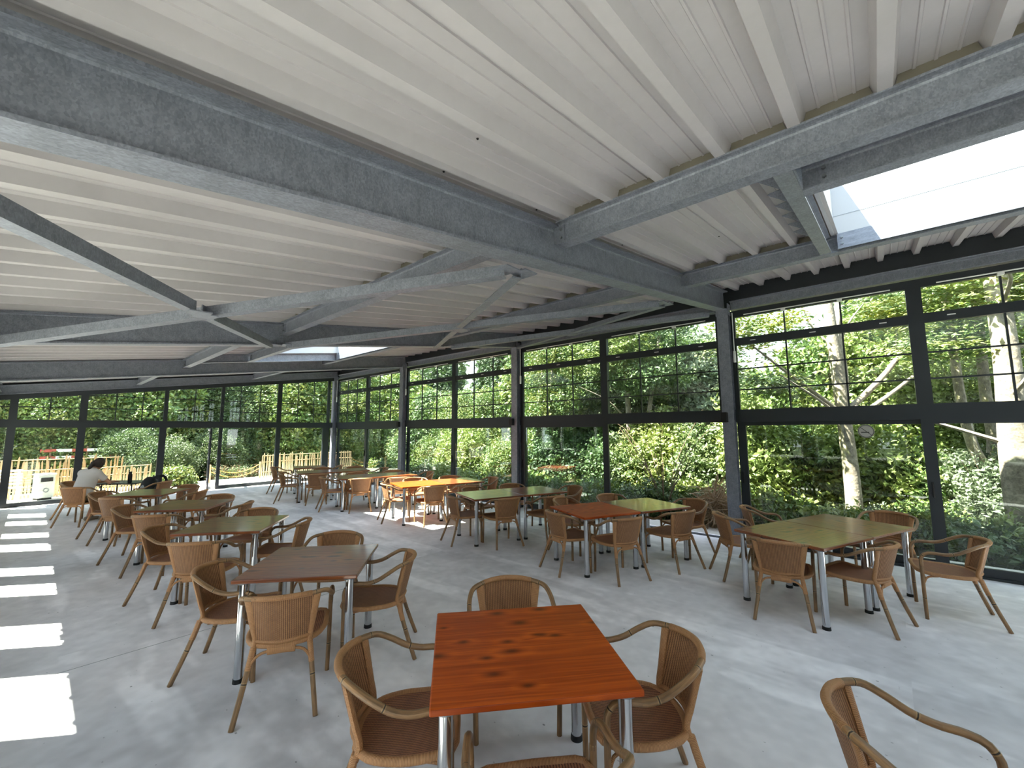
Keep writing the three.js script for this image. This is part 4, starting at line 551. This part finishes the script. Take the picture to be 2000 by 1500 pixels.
// ---------------------------------------------------------------- planting
const leafMat = (c, tr = 0.5) => phys({ color: c, roughness: 0.55, transmission: tr, thickness: 0, specularIntensity: 0.9 });
M.leaf = leafMat(0xffffff);
function leafGeo(len, wid) { return [[0, 0, 0], [wid / 2, len * 0.45, 0.12 * wid], [0, len * 0.5, -0.1 * wid], [-wid / 2, len * 0.45, 0.12 * wid], [0, len, 0.1 * len]]; }
function cluster(seed, n, len, wid, spread, flat) {
  const r = rng(seed), pos = [], q = new THREE.Quaternion(), e = new THREE.Euler(), v = V3(), L = leafGeo(len, wid), T = [[0, 1, 2], [0, 2, 3], [1, 4, 2], [2, 4, 3]];
  for (let i = 0; i < n; i++) {
    const a = r() * Math.PI * 2, rad = spread * Math.sqrt(r()), o = flat ? V3(Math.cos(a) * rad, (r() - 0.5) * spread * 0.25, Math.sin(a) * rad) : V3(r() - 0.5, r() - 0.5, r() - 0.5).multiplyScalar(spread * 2);
    flat ? e.set(Math.PI / 2 + (r() - 0.5) * 0.9, r() * 6.3, (r() - 0.5) * 0.6, 'YXZ') : e.set(r() * 6.3, r() * 6.3, r() * 6.3); q.setFromEuler(e);
    const k = 0.7 + r() * 0.6; for (const t of T) for (const j of t) { v.set(...L[j]).multiplyScalar(k).applyQuaternion(q).add(o); pos.push(v.x, v.y, v.z); }
  }
  const g = new THREE.BufferGeometry(); g.setAttribute('position', new THREE.Float32BufferAttribute(pos, 3)); g.setAttribute('uv', new THREE.Float32BufferAttribute(new Float32Array(pos.length / 3 * 2), 2)); g.computeVertexNormals(); return g;
}
const CL = { beech: [1, 2, 3].map((i) => cluster(300 + i, 18, 0.085, 0.05, 0.2, true)), bush: [1, 2, 3].map((i) => cluster(320 + i, 20, 0.095, 0.058, 0.15, false)), small: [1, 2].map((i) => cluster(340 + i, 40, 0.058, 0.034, 0.14, false)), big: [1, 2].map((i) => cluster(360 + i, 12, 0.12, 0.085, 0.15, false)), blade: [1, 2].map((i) => cluster(380 + i, 12, 0.3, 0.02, 0.06, false)) };
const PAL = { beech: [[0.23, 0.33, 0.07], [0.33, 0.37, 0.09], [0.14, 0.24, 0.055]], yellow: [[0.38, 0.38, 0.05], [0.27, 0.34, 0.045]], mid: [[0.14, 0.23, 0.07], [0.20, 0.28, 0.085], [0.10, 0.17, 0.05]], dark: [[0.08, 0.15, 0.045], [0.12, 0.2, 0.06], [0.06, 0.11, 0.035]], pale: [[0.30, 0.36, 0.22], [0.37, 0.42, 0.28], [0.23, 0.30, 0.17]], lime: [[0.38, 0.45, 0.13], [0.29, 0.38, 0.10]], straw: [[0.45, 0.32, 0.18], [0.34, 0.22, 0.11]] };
let leafTotal = 0; const LEAF = 0.85;
// blobs: [x, y, z, rx, ry, rz, clusters]
function foliage(parent, kind, pal, blobs, seed, size = 1) {
  const r = rng(seed), geos = CL[kind], per = geos.map(() => []), c = new THREE.Color(), q = new THREE.Quaternion(), e = new THREE.Euler();
  for (const [x, y, z, rx, ry, rz, n] of blobs) for (let i = 0; i < n; i++) {
    const u = r() * 2 - 1, a = r() * Math.PI * 2, k = Math.pow(r(), 0.45), s = Math.sqrt(1 - u * u), jig = 0.85 + 0.3 * r(); const p = V3(x + Math.cos(a) * s * k * rx * jig, Math.max(-0.1, y + u * k * ry * jig), z + Math.sin(a) * s * k * rz * jig);
    const wx = p.x + parent.position.x, wz = p.z + parent.position.z; if (wz < ZR + 0.6 && wz > ZL - 0.6 && wx < XF + 0.6 && wx > XB - 0.6) { if (parent.position.x < XF) p.z = ZR + 0.65 + r() * 0.35 - parent.position.z; else p.x = XF + 0.7 + r() * 0.3 - parent.position.x; }
    kind === 'beech' ? e.set((r() - 0.5) * 0.7, r() * 6.3, (r() - 0.5) * 0.7) : e.set(r() * 6.3, r() * 6.3, r() * 6.3); q.setFromEuler(e);
    const col = pal[Math.floor(r() * pal.length)], b = 0.75 + r() * 0.5, sc = size * (0.75 + r() * 0.6); c.setRGB(col[0] * b * LEAF, col[1] * b * LEAF, col[2] * b * LEAF);
    per[i % geos.length].push([new THREE.Matrix4().compose(p, q, V3(sc, sc, sc)), c.clone()]);
  }
  per.forEach((list, k) => { if (!list.length) return; const m = new THREE.InstancedMesh(geos[k], M.leaf, list.length); list.forEach(([mt, cc], i) => { m.setMatrixAt(i, mt); m.setColorAt(i, cc); }); m.name = 'foliage'; m.userData.kind = 'stuff'; m.castShadow = m.receiveShadow = true; parent.add(m); leafTotal += list.length; });
}
function trunkOf(parent, pts, r0, r1, name = 'trunk') { return part(name, sweep(pts, (t) => lerp(r0, r1, t), { seg: Math.max(8, pts.length * 4), sides: 10, uvk: 1 }), M.bark, parent); }
function branchesOf(parent, seed, base, n, len, r0) { const r = rng(seed); for (let i = 0; i < n; i++) { const a = r() * 6.28, t = base(0.25 + 0.7 * (i / n)), up = 0.35 + r() * 0.6, l = len * (0.6 + r() * 0.7), p1 = V3(t.x + Math.cos(a) * l * 0.5, t.y + up * l * 0.55, t.z + Math.sin(a) * l * 0.5), p2 = V3(t.x + Math.cos(a + 0.25) * l, t.y + up * l * 0.9, t.z + Math.sin(a + 0.25) * l); part('branch', sweep([t, p1, p2], (k) => lerp(r0, r0 * 0.25, k), { seg: 8, sides: 6 }), M.bark, parent); } }
const RT = [-cY, sY];
{ // pale-barked tree in front of the right bay
  const x = 0.58, z = 10.35, t = thing('pale_bark_tree', 'tree with a pale straight trunk behind the no smoking sticker pane', 'tree', [x, -0.16, z]);
  const at = (s, y, d = 0) => [RT[0] * s + sY * d, y, RT[1] * s + cY * d];
  trunkOf(t, [at(0.02, 0), at(0.03, 1), at(-0.02, 2.3), at(-0.08, 3.4), at(-0.16, 5), at(-0.28, 7.5)], 0.145, 0.06);
  for (const [b, r] of [[[at(-0.02, 2.3), at(-0.7, 2.9, 0.1), at(-1.65, 3.75, 0.2)], 0.045], [[at(-0.04, 2.2), at(-0.6, 2.55, -0.2), at(-1.5, 3.0, -0.5)], 0.035], [[at(0.0, 2.3), at(0.9, 3.2, -0.1), at(2.2, 5.0, 0.0)], 0.06], [[at(0.0, 2.1), at(0.8, 2.7, -0.2), at(1.7, 3.5, -0.4)], 0.05], [[at(-0.02, 2.2), at(0.14, 3.0, 0.1), at(0.2, 4.2, 0.2), at(0.5, 6.4, 0.3)], 0.085], [[at(-0.1, 3.6), at(-0.35, 4.1, 0.2), at(-0.5, 4.8, 0.3)], 0.03], [[at(0.18, 3.8, 0.15), at(0.45, 4.2, 0.2), at(0.85, 4.6, 0.3)], 0.03]]) trunkOf(t, b, r, r * 0.35, 'branch');
  foliage(t, 'beech', PAL.beech, [[...at(-1.4, 4.0, 0.7), 1.2, 0.7, 0.8, 120], [...at(1.7, 4.5, 0.9), 1.1, 0.6, 0.8, 100], [...at(-1.0, 2.9, 0.7), 0.9, 0.3, 0.6, 90]], 401);
  foliage(t, 'beech', PAL.yellow, [[...at(-1.5, 4.2, 0.2), 0.9, 0.5, 0.6, 70], [...at(1.3, 4.2, 0.3), 0.8, 0.5, 0.6, 70]], 402);
}
{ const t = thing('leaning_pale_tree', 'thick pale trunk cut by the right edge of the picture', 'tree', [-1.45, -0.16, 9.85]); trunkOf(t, [[0, 0, 0], [0.02, 1.5, 0.02], [-0.03, 3, 0.03], [0.0, 5.5, 0.1], [0.1, 8, 0.1]], 0.2, 0.08); branchesOf(t, 7, (k) => V3(0, k * 7, 0), 7, 1.7, 0.04); foliage(t, 'beech', PAL.beech, [[0.3, 4.7, 0.6, 1.3, 0.5, 1.0, 130], [-0.7, 4.2, 0.2, 1.0, 0.5, 0.7, 80]], 403); }
{ const t = thing('forked_tree', 'pale tree forking low into three stems at the right', 'tree', [-1.35, -0.16, 11.4]); const S = (s, y, d = 0) => [RT[0] * s + sY * d, y, RT[1] * s + cY * d]; trunkOf(t, [S(0, 0), S(-0.02, 0.6), S(0.02, 1.25)], 0.15, 0.12); trunkOf(t, [S(0.02, 1.2), S(-0.22, 1.55), S(-0.36, 2.3), S(-0.45, 4.2), S(-0.7, 6.5)], 0.085, 0.04, 'stem'); trunkOf(t, [S(0.02, 1.2), S(0.12, 1.8), S(0.08, 2.6), S(0.12, 4.2), S(0.0, 6.8)], 0.095, 0.04, 'stem'); trunkOf(t, [S(0.03, 1.2), S(0.3, 1.9), S(0.4, 3), S(0.62, 5.4)], 0.08, 0.035, 'stem'); foliage(t, 'beech', PAL.beech, [[...S(0, 4.6, 0.6), 1.7, 0.6, 1.1, 190], [...S(-0.9, 3.6, -0.4), 0.9, 0.5, 0.9, 110], [...S(0.8, 3.4), 1, 0.6, 1, 160]], 404); foliage(t, 'beech', PAL.yellow, [[...S(-0.5, 4.4, -0.8), 1.1, 0.6, 1, 160]], 405); }
{ const t = thing('slim_tree', 'slender grey tree seen through the third bay', 'tree', [8.6, -0.16, 11.2]); trunkOf(t, [[0, 0, 0], [-0.15, 1.5, 0.1], [-0.3, 3, 0.1], [-0.5, 6, 0.2]], 0.07, 0.03); trunkOf(t, [[0.5, 0, 0.1], [0.3, 1.6, 0.1], [0.1, 3.4, 0.1], [-0.1, 5.4, 0.2]], 0.055, 0.025, 'stem'); foliage(t, 'bush', PAL.beech, [[-0.3, 4.6, 0.2, 1.5, 1.2, 1.4, 420], [-0.4, 2.9, 0, 1.2, 0.7, 1, 260]], 406); }
{ const t = thing('twin_stem_tree', 'tree with two grey stems behind the sliding door reflections', 'tree', [5.6, -0.16, 11.6]); trunkOf(t, [[0, 0, 0], [0.05, 2, 0], [0.12, 4, 0], [0.3, 7, 0.1]], 0.1, 0.04); trunkOf(t, [[-0.35, 0, 0], [-0.5, 2, 0], [-0.9, 4.6, 0.1], [-1.2, 6.6, 0.2]], 0.08, 0.03, 'stem'); branchesOf(t, 9, (k) => V3(0.1 * k, k * 6, 0), 6, 1.4, 0.03); foliage(t, 'bush', PAL.mid, [[0, 5, 0.2, 1.9, 1.3, 1.5, 650], [-0.6, 3.5, 0, 1.2, 0.6, 1.1, 240]], 407); foliage(t, 'beech', PAL.lime, [[0.3, 4.3, -0.7, 1.4, 0.8, 0.8, 220]], 408); }
{ const t = thing('dead_reed_clump', 'clump of dry reddish stalks by the open sliding door', 'plant', [2.55, -0.16, 8.95]); foliage(t, 'blade', PAL.straw, [[0, 0.45, 0, 0.35, 0.45, 0.25, 70]], 409, 1.25); }
{ const t = thing('bare_shrub', 'leafless twiggy shrub outside the open sliding door', 'shrub', [3.9, -0.16, 9.6]); const r = rng(41); for (let i = 0; i < 16; i++) { const a = r() * 6.28, l = 0.7 + r() * 1.2, c = Math.cos(a) * l * 0.6, s = Math.sin(a) * l * 0.4; part('stem', sweep([[0, 0, 0], [c * 0.4, l * 0.7, s * 0.4], [c, l * 1.2, s], [c * 1.25, l * 1.25 + r() * 0.4, s]], (k) => lerp(0.012, 0.004, k), { seg: 8, sides: 5 }), M.twig, t); } }
{ // the thicket outside the glass wall, from ground cover by the kerb to the tall wood behind
  const r = rng(90), kinds = [['bush', PAL.mid], ['small', PAL.beech], ['bush', PAL.lime], ['big', PAL.beech], ['small', PAL.pale], ['bush', PAL.beech]];
  const stems = (t, n, h, w) => { for (let j = 0; j < n; j++) { const a = r() * 6.28; part('stem', sweep([[0, 0, 0], [Math.cos(a) * w * 0.4, h * 0.6, Math.sin(a) * w * 0.4], [Math.cos(a) * w, h * 1.15, Math.sin(a) * w]], (q) => lerp(0.014, 0.004, q), { seg: 6, sides: 5 }), M.twig, t); } };
  for (let i = 0; i < 40; i++) { const x = -5.6 + i * 0.57 + (r() - 0.5) * 0.3, z = 9.2 + r() * 1.1, h = 0.42 + r() * 0.3, [k, p] = kinds[Math.floor(r() * 6)], t = thing('ground_cover_plant', 'low leafy plant on the soil just outside the right glass wall', 'plant', [x, -0.16, z], 0, 'low plants along the kerb'); foliage(t, k, p, [[0, h * 0.5, 0, 0.55, h * 0.6, 0.35, 130]], 1500 + i); }
  for (let i = 0; i < 24; i++) { const x = -5.2 + i * 0.95 + (r() - 0.5) * 0.3, z = 10.85 + r() * 0.7, h = (x > 0.3 && x < 5 ? 1.6 : 1.25) + r() * 0.7, [k, p] = (x > -3 && x < 2.4 ? [['bush', PAL.lime], ['big', PAL.lime], ['small', PAL.pale], ['bush', PAL.beech]] : x > 6.6 && x < 8.8 ? [['bush', PAL.dark], ['small', PAL.dark], ['bush', PAL.dark], ['bush', PAL.mid]] : kinds)[Math.floor(r() * 4)], t = thing('leafy_shrub', 'leafy green shrub outside the right glass wall', 'shrub', [x, -0.16, z], 0, 'shrubs outside the right glass wall'); foliage(t, k, p, [[0, h * 0.5, 0, 0.8, h * 0.55, 0.6, 480], [0.2, h * 0.85, 0.3, 0.65, h * 0.4, 0.5, 200]], 500 + i, 1.15); stems(t, 4, h, 0.45); }  // leaf palettes painted by position: lighter as if sunlit, darker to deepen door reflections
  for (let i = 0; i < 20; i++) { const x = -6.5 + i * 1.3 + (r() - 0.5) * 0.5, z = 12.9 + r() * 1.1, h = 3 + r() * 1.4, [k, p] = (x > -3 && x < 4 ? [['bush', PAL.lime], ['bush', PAL.pale], ['small', PAL.lime], ['bush', PAL.beech]] : x > 7.6 && x < 10.6 ? [['bush', PAL.dark], ['bush', PAL.dark], ['small', PAL.dark], ['bush', PAL.mid]] : kinds)[Math.floor(r() * 4)], t = thing('tall_shrub', 'tall green shrub in the thicket beyond the right glass wall', 'shrub', [x, -0.16, z], 0, 'thicket beyond the right glass wall'); foliage(t, k, p, [[0, h * 0.45, 0, 1.15, h * 0.5, 0.8, 1100], [0.2, h * 0.85, 0.2, 1.0, h * 0.32, 0.8, 420]], 600 + i, 1.45); stems(t, 5, h, 0.8); }  // sunlight put into paler leaves by the near bay, dimness into the dark ones
  for (let i = 0; i < 17; i++) { const x = -9 + i * 2.0 + (r() - 0.5) * 0.6, z = 15.6 + r() * 1.4, gap = (x > 0.4 && x < 5.6) || (x > 15.6 && x < 19.4), h = gap ? 3.2 : 5.5 + r() * 2.5, t = thing('wood_tree', gap ? 'low tree below the gap of sky in the wood' : 'green tree in the wood beyond the thicket', 'tree', [x, -0.16, z], 0, gap ? 'low trees below the sky gaps' : 'trees of the wood'); foliage(t, 'bush', i % 3 ? PAL.mid : PAL.dark, [[0, h * 0.48, 0, 1.55, h * 0.52, 1.2, gap ? 900 : 2000], [0.3, h * 0.8, 0.3, 1.3, h * 0.26, 1.1, gap ? 240 : 700]], 700 + i, 2.0); trunkOf(t, [[0, 0, 0], [0.1, h * 0.5, 0], [0, h * 0.9, 0.1]], 0.12, 0.04); }
  for (let i = 0; i < 16; i++) { const x = -11 + i * 2.5 + (r() - 0.5) * 0.8, z = 19.5 + r() * 2, gap = (x > 0.9 && x < 7.2) || (x > 20 && x < 26), h = gap ? 3.6 : 9 + r() * 3, t = thing('back_tree', gap ? 'low dark tree far behind a gap of sky' : 'tall dark tree at the back of the wood', 'tree', [x, -0.16, z], 0, gap ? 'low dark trees behind the sky gaps' : 'tall trees at the back of the wood'); foliage(t, 'bush', i % 3 ? PAL.dark : PAL.mid, [[0, h * 0.5, 0, 1.9, h * 0.52, 1.4, gap ? 700 : 2000], [0.3, h * 0.8, 0.3, 1.6, h * 0.26, 1.3, gap ? 160 : 500]], 760 + i, 3.0); trunkOf(t, [[0, 0, 0], [0.1, h * 0.5, 0], [0, h * 0.9, 0.1]], 0.16, 0.04); }
}
{ // beyond the far end wall
  const r = rng(95);
  const put = (name, label, x, z, kind, pal, blobs, seed, size = 1) => { const t = thing(name, label, name.includes('tree') ? 'tree' : 'shrub', [x, -0.15, z]); foliage(t, kind, pal, blobs, seed, size); return t; };
  put('small_leaf_shrub', 'dense small leaved shrub behind the backpack', 20.6, 3.3, 'small', PAL.mid, [[0, 0.85, 0, 1.0, 0.95, 1.2, 900], [0.7, 1.3, -0.9, 0.9, 0.9, 0.9, 520]], 801);
  put('low_green_shrub', 'low bushy green shrub seen through the open end door', 19.0, 3.35, 'bush', PAL.beech, [[0, 0.3, 0, 0.5, 0.4, 0.6, 300]], 802);
  put('small_leaf_shrub', 'dense small leaved shrub seen through the open end door', 21.4, 5.2, 'small', PAL.mid, [[0, 1.0, 0, 1.0, 1.1, 1.0, 950]], 803);
  put('low_shrub', 'orange tinged low shrub behind the rope', 20.2, 5.5, 'small', [...PAL.straw, ...PAL.mid], [[0, 0.25, 0, 0.6, 0.35, 0.9, 260]], 804);
  const words = ['leftmost tree beyond the far end wall', 'second tree from the left beyond the end wall', 'third tree from the left beyond the end wall', 'tree straight beyond the open end door', 'broad tree right of the end door', 'tree beyond the right end panes', 'tree beyond the far corner of the hall', 'tree seen through the corner bay'];
  [[24, -5.5, PAL.beech], [24.2, -2.4, PAL.mid], [23.6, 0.6, PAL.beech], [23.8, 3.5, PAL.beech], [24.2, 6.2, PAL.mid], [23.4, 8.8, PAL.beech], [22.5, 11.6, PAL.beech], [20.8, 13.8, PAL.beech]].forEach(([x, z, p], i) => { const h = 4.6 + r() * 1.6, t = put('garden_tree', words[i], x, z, i % 2 ? 'bush' : 'small', p, [[0, h * 0.42, 0, 2.0, h * 0.48, 1.9, 1250], [0.3, h * 0.8, 0.2, 1.7, h * 0.28, 1.7, 430], [-0.9, 0.8, 0.6, 1.3, 1.0, 1.4, 500]], 820 + i, 1.7); trunkOf(t, [[0, 0, 0], [0.1, h * 0.5, 0], [0.1, h * 0.9, 0]], 0.1, 0.03); });
  for (let i = 0; i < 8; i++) { const z = -9 + i * 3.1, x = 29 + r() * 3, h = 5.5 + r() * 2, t = put('far_tree', 'tall tree far beyond the terrace', x, z, 'bush', i % 2 ? PAL.beech : PAL.mid, [[0, h * 0.45, 0, 2.4, h * 0.45, 2.3, 1000], [0.3, h * 0.75, 0.3, 2, h * 0.26, 1.8, 300]], 840 + i, 3.0); t.userData.group = 'tall trees far beyond the terrace'; trunkOf(t, [[0, 0, 0], [0.1, h * 0.8, 0]], 0.15, 0.05); }
  for (let i = 0; i < 9; i++) { const x = -10 + i * 4, z = -14 - r() * 4, h = 4.5 + r() * 2, t = put('hedge_tree', 'tree beyond the low window wall', x, z, 'bush', PAL.mid, [[0, h * 0.5, 0, 2.3, h * 0.5, 1.6, 650]], 860 + i, 2.2); t.userData.group = 'trees beyond the low window wall'; trunkOf(t, [[0, 0, 0], [0.1, h * 0.8, 0]], 0.15, 0.05); }
}
console.log('leaf clusters', leafTotal);
renderer.render(scene, camera);
